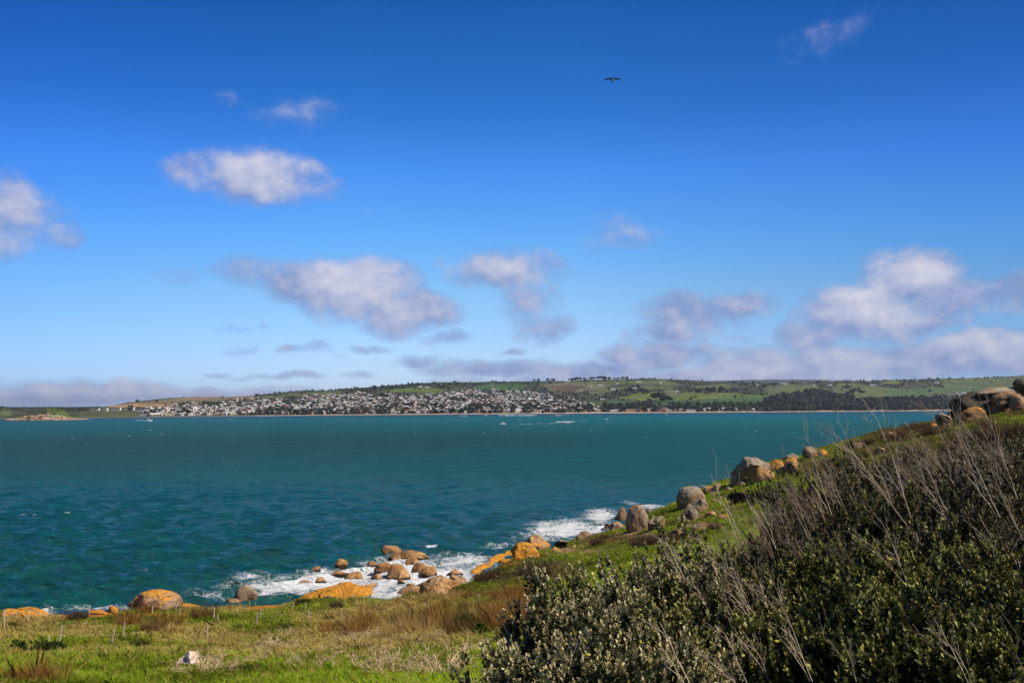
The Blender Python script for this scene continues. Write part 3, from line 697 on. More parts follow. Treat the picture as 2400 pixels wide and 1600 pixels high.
B = [
 # wave washed rocks
 (918,1304,50,25,'rounded brown boulder at the seaward top of the surf rocks',1,'sea',dict(tilt=-8,group=GS)),
 (955,1312,96,22,'wide low slab with peaked middle, on the seaward side of the surf rocks',2,'sea',dict(depth=.4,group=GS,cuts=5)),
 (930,1319,24,20,'small dark pointed rock leaning on the wide low surf slab',3,'sea',dict(group=GS,depth=.8)),
 (968,1329,40,23,'domed tan boulder directly below the right end of the wide surf slab',4,'sea',dict(group=GS)),
 (902,1343,52,24,'long rounded brown boulder left of the biggest surf boulder',5,'sea',dict(tilt=-10,group=GS,depth=.55)),
 (931,1356,60,33,'biggest peaked tan boulder in the middle of the surf',6,'sea',dict(group=GS,cuts=9,egg=.5)),
 (981,1344,38,25,'brown rounded boulder right of the biggest surf boulder',7,'sea',dict(group=GS)),
 (1004,1350,38,23,'tan boulder with a flat face at the right end of the surf cluster',8,'sea',dict(group=GS,cuts=9)),
 (872,1328,26,14,'small round rock alone behind the long brown surf boulder',9,'sea',dict(group=GS)),
 (799,1329,32,19,'wedge-shaped brown rock with foam all round, left in the surf',10,'sea',dict(group=GS,cuts=10,tilt=18)),
 (741,1339,22,13,'farthest left small rock sloping out of the white foam',11,'sea',dict(group=GS,tilt=-16)),
 (834,1337,22,7,'tiny low rock awash right of the wedge-shaped rock',12,'sea',dict(group=GS)),
 (803,1349,48,11,'long low brown rock nearly under the foam',13,'sea',dict(group=GS,depth=.4)),
 (829,1361,50,22,'tan rock with long sloping left tail below the low awash rock',14,'sea',dict(group=GS,tilt=-14,depth=.5)),
 (886,1359,34,14,'small rounded rock touching the lower left of the biggest surf boulder',15,'sea',dict(group=GS)),
 (752,1366,27,13,'small reddish round rock next to the flat sandy rock in the foam',16,'sea',dict(group=GS)),
 (717,1371,38,11,'flat sandy-coloured rock at the left edge of the surf rocks',17,'sea',dict(group=GS,depth=.45)),
 (1065,1348,40,15,'lone low tan rock in the surf near the green point',18,'sea',dict(group=GS,depth=.5)),
 (866,1379,34,12,'brown knobbly rock in the channel above the bright orange ledge',19,'sea',dict(group=GS)),
 (941,1367,20,9,'little tan rock in the water in front of the surf cluster',20,'sea',dict(group=GS)),
 (962,1376,21,9,'small tan rock beside the dark-backed one at the channel end',21,'sea',dict(group=GS)),
 (984,1376,23,11,'dark-backed small rock touching the big pinkish shore slab',22,'sea',dict(group=GS)),
 (1027,1389,88,40,'big pinkish-tan sloping slab at the water edge below the green point',23,'pink',dict(tilt=-12,depth=.6,cuts=6,sub=5)),
 (956,1393,66,20,'low grey-tan rock shelf left of the pinkish shore slab',24,'pink',dict(tilt=-10,depth=.5)),
 (1068,1366,34,20,'reddish broken rock wedged between pinkish slab and grassy point',240,'tan',dict(tilt=-20,depth=.5)),
 # left shore
 (576,1411,50,40,'upright pale grey boulder with an orange right flank',26,'grey',dict(group=GL,sub=5,egg=.12,cuts=3,emb=.3,blocky=.6,ora=.42,rough=.08)),
 (545,1413,66,11,'flat pink-grey slab at the foot of the upright pale boulder',27,'pink',dict(depth=.5,group=GL,name='rock_slab')),
 (355,1430,128,45,'largest dome on the left shore, grey with orange crest',28,'mixed',dict(group=GL,sub=5,cuts=5,depth=.6,emb=.3,egg=.15,ora=.72)),
 (16,1447,46,18,'orange rock cut by the left edge of the picture',29,'orange',dict(group=GL)),
 (66,1449,84,25,'rounded orange dome second from the left edge',30,'orange',dict(group=GL,depth=.6,cuts=4)),
 (264,1433,27,14,'small orange rock just left of the largest grey dome',31,'full',dict(group=GL)),
 (228,1439,52,11,'flat orange rock behind the thin post by the shore',32,'full',dict(group=GL,depth=.5)),
 (432,1424,70,8,'low orange slab right of the largest grey dome',33,'full',dict(group=GL,depth=.5,name='rock_slab')),
 # slope
 (1260,1284,60,30,'grey and orange boulder standing behind the bright orange one',34,'orange',dict(group=GH,ora=.7,cuts=9,sub=5)),
 (1230,1307,68,36,'bright orange rounded boulder on the end of the orange ramp',35,'orange',dict(group=GH,cuts=6,sub=5,ora=1.0)),
 (1186,1319,48,9,'flat pale orange rock below the bright orange boulder',37,'full',dict(group=GH,depth=.5,ora=.9)),
 (1257,1307,18,10,'small orange stone at the right foot of the bright orange boulder',38,'orange',dict(group=GH)),
 (1303,1292,22,11,'small orange rock beside the dark bush above the green slope',39,'orange',dict(group=GH)),
 (1323,1277,30,12,'low brown rock at the water edge between two surf patches',40,'brown',dict(group=GH)),
 (1368,1262,36,18,'brown wedge-shaped rock on the edge of the slope above the surf',41,'brown',dict(group=GH,tilt=-20)),
 (1450,1239,44,16,'low brown rock in front of the big egg-shaped boulder shadow',42,'brown',dict(group=GH,depth=.5)),
 (1424,1239,20,13,'small dark brown rock at the white water left of the egg boulder',43,'brown',dict(group=GH)),
 (1458,1218,24,30,'reddish upright rock half hidden behind the egg-shaped boulder',44,'brown',dict(group=GH)),
 (1447,1217,12,14,'dark sliver of rock beside the reddish upright rock',440,'brown',dict(group=GH)),
 (1495,1243,56,60,'tall egg-shaped boulder with an orange cap',45,'mixed',dict(group=GH,egg=.42,cuts=2,sub=5,emb=.3,blocky=.4,depth=.9,ora=.52,rough=.08)),
 (1540,1240,42,30,'pale-topped boulder right beside the egg-shaped boulder',46,'mixed',dict(group=GH,cuts=7)),
 (1521,1205,20,14,'small brown rock seen behind the egg-shaped boulder',47,'brown',dict(group=GH)),
 (1622,1192,70,53,'large round brown-grey boulder in the middle of the slope',48,'grey',dict(group=GH,cuts=2,sub=5,emb=.35,ora=.3,blocky=.4,rough=.08)),
 (1641,1198,44,29,'grey speckled boulder leaning on the large round one',49,'grey',dict(group=GH,tilt=10)),
 (1615,1219,42,38,'pyramid-shaped pinkish rock below the large round boulder',50,'mixed',dict(group=GH,cuts=10,egg=.9,blocky=.9,ora=.35)),
 (1659,1155,27,18,'bright orange-tan block between the round boulder and the ridge',51,'orange',dict(group=GH)),
 (1685,1152,28,20,'darker square boulder next to the orange-tan block',52,'brown',dict(group=GH,cuts=10)),
 (1709,1151,20,10,'small pale stone in the grass right of the square boulder',53,'mixed',dict(group=GH)),
 (1662,1157,12,6,'tiny orange stone under the orange-tan block',530,'orange',dict(group=GH)),
 (1762,1131,94,60,'huge tan-grey whale-backed boulder on the ridge',54,'grey',dict(group=GH,sub=5,tilt=-12,cuts=6,emb=.1,ora=.34)),
 (1738,1141,30,27,'pointed mottled rock at the left foot of the whale-backed boulder',55,'mixed',dict(group=GH,egg=.6)),
 (1790,1127,62,32,'orange boulder leaning against the right side of the whale-backed one',56,'orange',dict(group=GH)),
 (1768,1129,32,14,'small orange block under the belly of the whale-backed boulder',57,'orange',dict(group=GH)),
 (1822,1103,30,26,'orange-faced rock between the whale-backed and the tilted boulder',58,'orange',dict(group=GH)),
 (1852,1108,44,38,'tilted boulder with orange top edge and grey flank',59,'orange',dict(group=GH,tilt=18,ora=.8)),
 (1855,1079,46,18,'low dark grey rock behind the tilted orange-topped boulder',60,'grey',dict(group=GH,depth=.5,ora=.1)),
 (1899,1073,34,27,'nearly round pale boulder alone on the ridge against the water',61,'grey',dict(group=GH,cuts=2,emb=.2,blocky=.4,sub=5,ora=.55,rough=.07)),
 (1932,1068,26,15,'small bright orange rock right of the nearly round ridge boulder',62,'full',dict(group=GH)),
 (1668,1211,32,14,'brown block below the row of rubble on the slope',63,'tan',dict(group=GH,cuts=10)),
 (1698,1218,28,12,'orange square block in the grass below the rubble',64,'orange',dict(group=GH,cuts=12,blocky=.95)),
 (1655,1241,66,14,'flat pink rock outcrop in the bright grass',65,'pink',dict(group=GH,depth=.4,name='rock_slab',tilt=-8)),
 (1585,1256,34,16,'pinkish rock poking out above the leafy shrub',650,'pink',dict(group=GH,tilt=-25)),
 (2088,1026,36,15,'low orange-topped boulder on the skyline of the brown heath',66,'orange',dict(group=GH)),
 (2065,1060,24,12,'pinkish rock in the shaded hollow of the ridge',67,'pink',dict(group=GH)),
 (2020,1049,44,10,'pale grey slab on the ridge behind dark leaves',68,'grey',dict(group=GH,depth=.4,name='rock_slab')),
 (2216,990,42,24,'split pale rock stack where the headland meets the water',69,'mixed',dict(group='rocks of the skyline outcrop',cuts=12,blocky=.95,tilt=-25)),
 (2188,1003,22,12,'small orange rock at the tip of the headland',70,'orange',dict(group='rocks of the skyline outcrop')),
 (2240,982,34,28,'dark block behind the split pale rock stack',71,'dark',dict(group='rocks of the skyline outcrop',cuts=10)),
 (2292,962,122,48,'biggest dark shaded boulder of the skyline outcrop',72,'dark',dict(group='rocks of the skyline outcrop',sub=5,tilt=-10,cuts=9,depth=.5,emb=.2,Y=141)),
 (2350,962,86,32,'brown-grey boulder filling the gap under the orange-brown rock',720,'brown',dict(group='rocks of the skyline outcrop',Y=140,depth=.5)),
 (2280,976,64,24,'vivid red-orange rock face under the big dark boulder',73,'orange',dict(ora=.8,group='rocks of the skyline outcrop',tilt=-12,depth=.4,Y=136)),
 (2308,975,50,20,'brown rock with orange edge right of the vivid red-orange face',74,'orange',dict(group='rocks of the skyline outcrop',tilt=-8,depth=.4,ora=.6)),
 (2346,924,130,18,'long flat grey slab capping the skyline outcrop',75,'grey',dict(group='rocks of the skyline outcrop',depth=.4,name='rock_slab',emb=.5,Y=141)),
 (2360,938,70,24,'orange-brown rock tucked under the long grey cap slab',76,'brown',dict(ora=.35,group='rocks of the skyline outcrop',depth=.5,Y=139)),
 (2395,909,34,24,'dark knob of rock on top of the outcrop at the right edge',77,'dark',dict(group='rocks of the skyline outcrop',Y=141,emb=.6)),
 (2392,945,50,24,'pale sandy boulder at the right edge under the outcrop',78,'pink',dict(group='rocks of the skyline outcrop',Y=137)),
]
for (px, py, w_, h_, lab, seed, kd, kw) in B:
    boulder(px, py, w_, h_, lab, seed, kd, **kw)
_rs = np.random.RandomState(3)
for i in range(15):
    x = 1690 + i * 4.6 + _rs.randn() * 1.5
    boulder(x, 1197 + _rs.rand() * 6 - (x - 1690) * .03, 6 + 6 * _rs.rand(), 5 + 3 * _rs.rand(), 'small pinkish stone in the row of rubble on the slope', 300 + i, 'pink', name='rubble_stone', group='row of rubble stones on the slope', sub=3, cuts=9)
for i, (x, y) in enumerate(((1690,1168),(1675,1175),(1655,1182),(1530,1262),(1548,1238),(1600,1232),(1612,1222),(1280,1298),(1345,1283),(1700,1172))):
    boulder(x, y, 8 + 5 * _rs.rand(), 5, 'small loose pale stone lying in the green slope', 340 + i, 'pink', name='loose_stone', group='loose stones on the slope', sub=3)
boulder(443, 1558, 60, 25, 'pinkish-white pointed stone lying in the near grass', 90, 'pink', cuts=12, egg=.7, blocky=.9, sub=5, tilt=6, name='quartz_stone')
_q = SC.objects['quartz_stone']; _q.data.materials.clear()
_m, _t, _b, _o = material('quartz', .8)
_n = _t.noise(_t.n('NewGeometry').outputs['Position'], 5.0, 5, .65).outputs[0]
_t.set(_b.inputs['Base Color'], _t.mix(_t.step(_n, .40, .62), (.84, .78, .70), (.62, .34, .20)))
_t.set(_b.inputs['Normal'], _t.n('Bump', {'Strength': .8, 'Distance': .08, 'Height': _n}).outputs[0])
_q.data.materials.append(_m); _q.location.z += .10

def ledge(path, label, seed, kind):
    rs = np.random.RandomState(seed); pts = []
    for (px, py, r, h) in path:
        p = hit(px, py); pts.append((p[0], p[1] + r * .5, p[2], r, h))
    pts = np.array(pts); s = np.linspace(0, len(pts) - 1, 90)
    Q = np.stack([np.interp(s, range(len(pts)), pts[:, k]) for k in range(5)], -1)
    d = np.gradient(Q[:, :2], axis=0); d /= np.linalg.norm(d, axis=1)[:, None]; nrm = np.stack([-d[:, 1], d[:, 0]], -1)
    K = 36; a = np.linspace(-.25, math.pi + .25, K); V = np.zeros((90, K, 3)); org = Q[45, :3].copy()
    for k in range(K):
        V[:, k, :2] = Q[:, :2] + nrm * (Q[:, 3] * np.cos(a[k]))[:, None]; V[:, k, 2] = Q[:, 2] + Q[:, 4] * math.sin(a[k]) - .15
    W = V.reshape(-1, 3); f = fbm(W[:, 0] * .5, W[:, 1] * .5, W[:, 2] * .9, 5); W = W + np.stack([.25 * f, .2 * f, .34 * f], -1)
    st = np.round(W[:, 2] * 2.2 + .4 * vnoise(W[:, 0] * .4, W[:, 1] * .4)) / 2.2; W[:, 2] = W[:, 2] * .6 + st * .4
    I = np.arange(90 * K).reshape(90, K); Fc = np.stack([I[:-1, :-1], I[:-1, 1:], I[1:, 1:], I[1:, :-1]], -1).reshape(-1, 4)
    o = add('rock_ledge', mesh_np('rock_ledge', W - org, Fc, [GRANITE], True), loc=org)
    for q, v_ in zip(('grey', 'pale', 'orange', 'dark', 'wet'), kind): o[q] = float(v_)
    props(o, label, 'rock ledge')
ledge([(694,1408,.6,.2),(735,1402,1.5,.6),(780,1399,2.1,.95),(815,1396,2.3,1.05),(842,1394,1.7,.65),(866,1390,.8,.2)], 'bright orange lichen ledge stretching along the shore', 25, (0, .2, 1.0, 0, 0))
ledge([(1092,1358,.3,.2),(1110,1345,.5,.45),(1135,1328,.7,.5),(1165,1311,.75,.5),(1190,1299,.7,.5),(1215,1296,.4,.2)], 'long bright orange ramp of rock rising along the grassy edge', 36, (0, .1, 1.05, 0, 0))
ledge([(1040,1385,.5,.3),(1062,1370,.9,.5),(1080,1358,.8,.5),(1096,1352,.4,.3)], 'dark reddish rock rim between the pinkish slab and the orange ramp', 37, (.3, 0, .3, .2, 0))

# ------------------------------------------------------------------ rocky islet off the left point
def islet():
    n, m = 60, 150
    u = np.linspace(-1, 1, m); v = np.linspace(-1, 1, n)
    U, Vv = np.meshgrid(u, v)
    c = at(96, 976, 1760.); X = c[0] + U * 78; Y = c[1] + 30 + Vv * 60
    prof = np.interp(U, [-1, -.8, -.45, -.2, .05, .35, .7, 1], [0, 2.0, 7.0, 10.5, 11.0, 8.0, 2.5, 0])
    Z = prof * np.clip(1 - Vv ** 2, 0, 1) ** .5 - .8 + (1.6 * fbm(X * .06, Y * .06, 1, 5) * np.clip(prof / 4, 0, 1))
    n1 = fbm(X * .12, Y * .12, 6, 4)
    rock = (Z < 3.6 + 2.5 * n1) | (n1 > .35)
    C = np.where(rock[..., None], np.array([.40, .29, .20]), np.array([.075, .09, .035])) * (1 + .3 * fbm(X * .3, Y * .3, 2, 3)[..., None])
    C = np.where((U > .15)[..., None] & ~rock[..., None], np.array([.12, .16, .04]), C)
    C = np.where((Z < .8)[..., None], np.array([.10, .07, .05]), C)
    I = np.arange(n * m).reshape(n, m)
    Fc = np.stack([I[:-1, :-1], I[:-1, 1:], I[1:, 1:], I[1:, :-1]], -1).reshape(-1, 4)
    mt, t, b, out = material('islet_ground', .95)
    t.set(b.inputs['Base Color'], t.attr('col').outputs[0])
    t.set(b.inputs['Normal'], t.n('Bump', {'Strength': .8, 'Distance': 1.5, 'Height': t.noise(t.n('NewGeometry').outputs['Position'], .4, 5, .7).outputs[0]}).outputs[0])
    o = add('islet_land', mesh_np('islet_land', np.stack([X, Y, Z], -1).reshape(-1, 3), Fc, [mt], True, None, {'col': np.clip(C, .01, 1).reshape(-1, 3)}))
    props(o, 'low rocky islet with pale granite skirts and scrub off the left shore', 'islet', kind='structure')
    rs = np.random.RandomState(8)
    for i in range(34):
        uu = rs.uniform(-.85, .8); vv = rs.uniform(-.95, -.1)
        j = int((uu + 1) / 2 * (m - 1)); k = int((vv + 1) / 2 * (n - 1))
        Vr, Fr = rock_shape(400 + i, 2, 6); s = rs.uniform(1.4, 3.8)
        o = add('islet_rock', mesh_np('islet_rock', Vr * np.array([s * 1.3, s, s * .8]), Fr, [GRANITE], True), loc=(X[k, j], Y[k, j], Z[k, j] + .3))
        for q, v_ in zip(('grey', 'pale', 'orange', 'dark', 'wet'), (0, .5, 0, 0, 0)): o[q] = float(v_)
        props(o, 'pale granite boulder on the rocky islet off the left shore', 'boulder', 'boulders on the islet')
islet()
# ------------------------------------------------------------------ simple coloured materials
def flat(name, col, rough=.8, var=.15, scale=1.0, spec=.3):
    m, t, b, out = material(name, rough)
    pos = t.n('NewGeometry').outputs['Position']
    n = t.noise(pos, scale, 4, .6).outputs[0]
    r = t.n('ObjectInfo').outputs['Random']
    f = t.math('ADD', t.math('MULTIPLY_ADD', n, 2 * var, 1 - var), t.math('MULTIPLY_ADD', r, var, -var / 2))
    t.set(b.inputs['Base Color'], t.mix(1.0, (*col,), t.n('CombineXYZ', {0: f, 1: f, 2: f}).outputs[0], 'MULTIPLY'))
    b.inputs['Specular IOR Level'].default_value = spec
    return m
W_ = {k: flat('wall_' + k, c) for k, c in dict(cream=(.70,.62,.50), white=(.80,.78,.73), brick=(.30,.13,.08), grey=(.42,.42,.42), tan=(.50,.38,.26), blue=(.30,.38,.50), apricot=(.70,.42,.20)).items()}
R_ = {k: flat('roof_' + k, c, .55) for k, c in dict(white=(.84,.83,.82), silver=(.62,.62,.63), red=(.34,.11,.07), slate=(.12,.125,.14), tan=(.46,.38,.29), green=(.16,.22,.17)).items()}
GLASS = flat('window_glass', (.03, .04, .05), .15, spec=.6)

# ------------------------------------------------------------------ houses of the town
def house_mesh(kind, w, d, h, wall, roof, seed):
    rs = random.Random(seed); P = Poly()
    P.box(-w/2, w/2, -d/2, d/2, -4, h, 0)
    e = .5; r = rs.uniform(1.3, 2.2)
    zt = h
    if kind == 'hip':
        a = min(w, d) * .35
        c = [(-w/2-e,-d/2-e,zt),(w/2+e,-d/2-e,zt),(w/2+e,d/2+e,zt),(-w/2-e,d/2+e,zt)]
        t0, t1 = (-w/2+a, 0, zt+r), (w/2-a, 0, zt+r)
        P.face([c[0],c[1],t1,t0],1); P.face([c[1],c[2],t1],1); P.face([c[2],c[3],t0,t1],1); P.face([c[3],c[0],t0],1); P.face(c[::-1],1)
    elif kind == 'gable':
        c = [(-w/2-e,-d/2-e,zt),(w/2+e,-d/2-e,zt),(w/2+e,d/2+e,zt),(-w/2-e,d/2+e,zt)]
        t0, t1 = (-w/2-e, 0, zt+r), (w/2+e, 0, zt+r)
        P.face([c[0],c[1],t1,t0],1); P.face([c[2],c[3],t0,t1],1); P.face([c[1],c[2],t1],0); P.face([c[3],c[0],t0],0); P.face(c[::-1],1)
    else:
        P.box(-w/2-.4, w/2+.4, -d/2-.8, d/2+.4, zt, zt+.5, 1)
        P.box(-w/2+1, w/6, -d/2+2, d/2-1, zt+.5, zt+2.6, 0); P.box(-w/2+.7, w/6+.3, -d/2+1.6, d/2-.7, zt+2.6, zt+2.9, 1)
    fl = 2 if h > 4.5 else 1
    for k in range(fl):
        z0 = .9 + k * 2.9
        n = max(2, int(w / 4))
        for i in range(n):
            x = -w/2 + (i + .5) * w / n; ww = rs.uniform(.8, 1.5)
            P.box(x-ww, x+ww, -d/2-.06, -d/2+.1, z0, z0+1.5, 2)
        P.box(w/2-.1, w/2+.06, -1.4, 1.4, z0, z0+1.4, 2)
    if fl == 2: P.box(-w/2+.5, w/2-.5, -d/2-1.6, -d/2, 2.9, 3.1, 0)
    return P.mesh('house', [W_[wall], R_[roof], GLASS])
_hr = random.Random(11)
HP = []
for i in range(26):
    wall = _hr.choice(['cream','cream','cream','white','white','tan','brick']); roof = _hr.choice(['white','white','white','white','silver','silver','tan','tan','red','slate'])
    if i in (3, 9): roof = 'red'
    kind = _hr.choice(['hip','hip','gable','flat']); st = _hr.choice([1,1,2])
    w0, d0, h0 = _hr.uniform(11, 17), _hr.uniform(8, 11), 3.2 if st == 1 else 6.0
    HP.append((house_mesh(kind, w0, d0, h0, wall, roof, i), wall, roof, kind, st))
TOWNX0, TOWNX1 = 215, 1425
def town():
    rs = random.Random(21); spots = []
    # seafront row first, then streets up the slope
    for x in np.arange(352, 1880, 11.0):
        xx = x + rs.uniform(-3, 3); keep = .95 if xx < 1330 else .62
        if rs.random() < keep: spots.append((xx, pshore(xx) - 3.1 + rs.uniform(-.5, .4), 0))
    for x in np.arange(335, 1425, 9.6):
        top = float(np.interp(x, *TOWN_TOP)); bot = float(pshore(x)) - 5.2
        k = 0; y = bot
        while y > top:
            xx = x + rs.uniform(-4, 4); yy = y + rs.uniform(-1.1, 1.1)
            gap = vnoise(xx * .016, yy * .085, 4.4) + .4 * vnoise(xx * .05, yy * .2, 9)
            dens = .86 if xx < 1290 else .70
            if xx > 1100 and yy > 945 and xx < 1300: dens = .62
            if xx < 330 and yy < 957: dens = .45
            if gap > -.52 and rs.random() < dens and not (field_mask(np.array([xx]), np.array([yy]))[0] and yy < 950):
                spots.append((xx, yy, 1))
            y -= 2.55; k += 1
    spots.sort(key=lambda s: -float(far_xyz(np.array(s[0]), far_f(s[0], s[1]))[1]) )
    spots = spots[::-1]
    return spots
HSP = town()
ROOFW = dict(white='white roof', silver='silvery iron roof', red='red tiled roof', slate='dark roof', tan='tan roof', green='green roof')
def zone(x, f, y):
    if f == 0: 
        return 'seafront row, ' + ('left end of the bay' if x < 560 else 'left of the breakwater' if x < 940 else 'right of the breakwater' if x < 1230 else 'among the pines' if x < 1600 else 'under the dark tree belt')
    side = 'below the tan paddock' if x < 420 else 'below the olive ridge' if x < 640 else 'below the green paddock' if x < 1000 else 'under the radio mast' if x < 1240 else 'right end of town'
    lev = 'low on the hill' if y > 952 else 'halfway up the hill' if y > 936 else 'near the top of the town'
    return lev + ', ' + side
def place_house(o, x, y, f, rs, s=1.0):
    P = far_z(np.array(x), np.array(max(far_f(x, y), .012)))
    o.location = (P[0], P[1], P[2] + .1); o.rotation_euler = (0, 0, rs.uniform(-.5, .5)); o.scale = (s, s, s)
rs_ = random.Random(5)
rest_v, rest = [], []
for i, (x, y, f) in enumerate(HSP):
    hm, wall, roof, kind, st = HP[rs_.randrange(len(HP))]
    s = rs_.uniform(.85, 1.2) * (1.2 if f == 0 else 1.0)
    if i < 292:
        o = add('house', hm); place_house(o, x, y, f, rs_, s)
        props(o, '%s %s house, %s, %s' % ('low' if st == 1 else 'two-storey', wall, ROOFW[roof], zone(x, f, y)), 'house', 'houses of the seaside town')
    else:
        rest.append((hm, x, y, f, s, rs_.uniform(-.5, .5)))
# everything past the nearest three hundred: one object
acc_v, acc_f, acc_m, mats_all = [], [], [], []
vo = 0
for hm, x, y, f, s, rz in rest:
    nv = len(hm.vertices); co = np.empty(nv * 3, np.float32); hm.vertices.foreach_get('co', co); co = co.reshape(-1, 3) * s
    c_, s_ = math.cos(rz), math.sin(rz)
    co = np.stack([co[:, 0] * c_ - co[:, 1] * s_, co[:, 0] * s_ + co[:, 1] * c_, co[:, 2]], -1)
    co += far_z(np.array(x), np.array(max(far_f(x, y), .012))) + np.array([0, 0, .1])
    acc_v += co.tolist()
    for p in hm.polygons:
        mt = hm.materials[p.material_index]
        if mt not in mats_all: mats_all.append(mt)
        acc_f.append([v + vo for v in p.vertices]); acc_m.append(mats_all.index(mt))
    vo += nv
me = bpy.data.meshes.new('distant_houses'); me.from_pydata(acc_v, [], acc_f)
for mt in mats_all: me.materials.append(mt)
me.polygons.foreach_set('material_index', acc_m)
props(add('distant_houses', me), 'dense spread of small pale houses higher up the far hillside', 'houses', kind='stuff')

# larger buildings with parts of their own
def building(name, label, cat, px, py, w, d, h, wall, roof, roofkind='flat', rz=0.0, nwin=6, floors=1, group=None, rr=2.5):
    P = far_z(np.array(float(px)), np.array(max(float(far_f(px, py)), .014)))
    root = add(name, None, loc=(P[0], P[1], P[2]), rz=rz); props(root, label, cat, group)
    q = Poly(); q.box(-w/2, w/2, -d/2, d/2, -6, h); add('wall', q.mesh('wall', [W_[wall]]), root)
    q = Poly()
    if roofkind == 'flat': q.box(-w/2-.6, w/2+.6, -d/2-1, d/2+.6, h, h+.7)
    else:
        c = [(-w/2-.8,-d/2-.8,h),(w/2+.8,-d/2-.8,h),(w/2+.8,d/2+.8,h),(-w/2-.8,d/2+.8,h)]; t0, t1 = (-w/2+3,0,h+rr),(w/2-3,0,h+rr)
        q.face([c[0],c[1],t1,t0]); q.face([c[1],c[2],t1]); q.face([c[2],c[3],t0,t1]); q.face([c[3],c[0],t0]); q.face(c[::-1])
    add('roof', q.mesh('roof', [R_[roof]]), root)
    for fl in range(floors):
        for i in range(nwin):
            q = Poly(); x = -w/2 + (i + .5) * w / nwin; z = 1 + fl * (h / floors)
            q.box(x - w/nwin*.3, x + w/nwin*.3, -d/2-.08, -d/2+.1, z, z + min(1.8, h/floors*.6)); add('window', q.mesh('window', [GLASS]), root)
BL = 'long holiday apartments on the left shore'
for (px, py, w, h, fl, lab) in ((222,964.5,26,5,1,'low cream apartment block, leftmost on the far shore'),(243,963.5,24,6,2,'cream apartment block right of the leftmost one'),
        (272,962,30,10,3,'three-storey cream apartment block, tallest on the left shore'),(303,961.8,32,9,3,'long cream apartment block right of the tallest one'),
        (330,967.5,26,6,2,'bright white flat-roofed building by the water left of the town')):
    building('apartment_block', lab, 'building', px, py, w, 12, h, 'cream' if px < 320 else 'white', 'white', nwin=5, floors=fl, group=BL)
for (px, py, w, d, h, wall, roof, rk, lab) in (
    (1438,966,22,14,6,'white','silver','hip','white two-storey house with silver roof by the beach left of the apricot building'),
    (1482,964.8,46,14,9,'apricot','silver','flat','apricot and pale grey flats above the beach between pines'),
    (1502,965.5,9,8,6,'apricot','red','hip','small orange house beside the apricot flats'),
    (1552,965,34,12,6,'brick','red','hip','long brown-red house between two seafront pines'),
    (1567,966,22,12,6,'cream','tan','hip','cream beach house right of the brown-red house'),
    (1618,965,30,14,8,'white','white','flat','tall white modern house on the beach right of the brown-red house'),
    (1648,963.5,34,12,5,'cream','white','hip','wide cream house with white roof among the right-hand pines'),
    (1770,962.5,24,12,6,'white','white','hip','white house half hidden near the end of the pine row'),
    (964,967,44,12,5,'brick','red','hip','low red-brown kiosk building behind the breakwater'),
    (1055,966.5,48,12,6,'cream','white','flat','long cream boathouse on the foreshore'),
    (1144,966.5,20,10,7,'white','white','flat','white clubhouse on the foreshore beside dark trees'),
    (2052,957,18,12,9,'white','white','flat','white three-storey house poking out of the dark tree belt'),
    (2003,957.5,14,10,6,'white','white','hip','small white house left in the dark tree belt'),
    (1893,957.5,16,10,5,'white','silver','hip','pale house in a gap of the tree belt near its left part')):
    building('seafront_building', lab, 'building', px, py, w, d, h, wall, roof, rk, nwin=max(3, int(w/6)), floors=2 if h > 5 else 1, group='larger seafront buildings')
FARM = [(985,908.2,20,'on the green paddock crest, left of two'),(1001,908.5,22,'on the green paddock crest, right of two'),(1278,898,26,'just under the skyline above the radio mast paddock'),
 (1383,908.5,14,'small one at the foot of the olive slope'),(1407,904.5,24,'with a long roof left of the tree-filled gully'),(1437,903.8,20,'on the green knoll'),(1438,914.6,22,'at the end of the green spur'),(1447,900.0,16,'above the knoll house'),
 (1487,911.5,22,'beside the pale bare slope'),(1497,896.5,30,'with a dark roof on the upper paddock'),(1412,936.5,24,'low on the hill above the bright green strip'),(1530,920,10,'tiny one among dark trees'),
 (1548,899,14,'upper middle of the wooded hill'),(1586,921,18,'under the round dark trees'),(1589,907,16,'in the wooded middle of the hill'),(1775,904.5,16,'left edge of the large green field'),
 (1832,900.5,22,'on the left of the large hill field'),(1824,903,14,'below the wooded crest on the right'),(1842,901,24,'with a wide roof on the right paddocks'),(1880,899,20,'near the crest right of the dark far ridge'),(1908,905,18,'with a long low roof in the trees'),
 (1945,904,24,'tall pale one standing clear of the trees'),(1950,895.5,18,'on the crest line, right part'),(1990,895,26,'with a long white roof on the crest'),(2035,893.5,34,'longest pale roof along the crest'),(2045,904.5,30,'long shed at the top of the wide green field'),(2066,904,22,'right of the long shed'),
 (1936,927.5,18,'low one above the tree belt'),(1968,930.5,26,'long one at the edge of the tree belt'),(2125,905,24,'above the dark hedgerow on the right'),(2196,899,24,'with a silver roof on the right hillside'),(2148,892.5,12,'pale one just below the right crest'),(2262,888,9,'tiny white one on the right skyline'),(2236,888.5,7,'tiny white one left of the other skyline house')]
for i, (px, py, w, lab) in enumerate(FARM):
    building('farmhouse', 'pale farmhouse ' + lab, 'house', px, py, w, 11, 4.5, ('cream','white','tan')[i % 3], ('white','silver','slate')[(i * 7) % 3] if i % 4 else 'white', 'hip', nwin=3, group='farmhouses scattered over the green hills')
_r = random.Random(77)
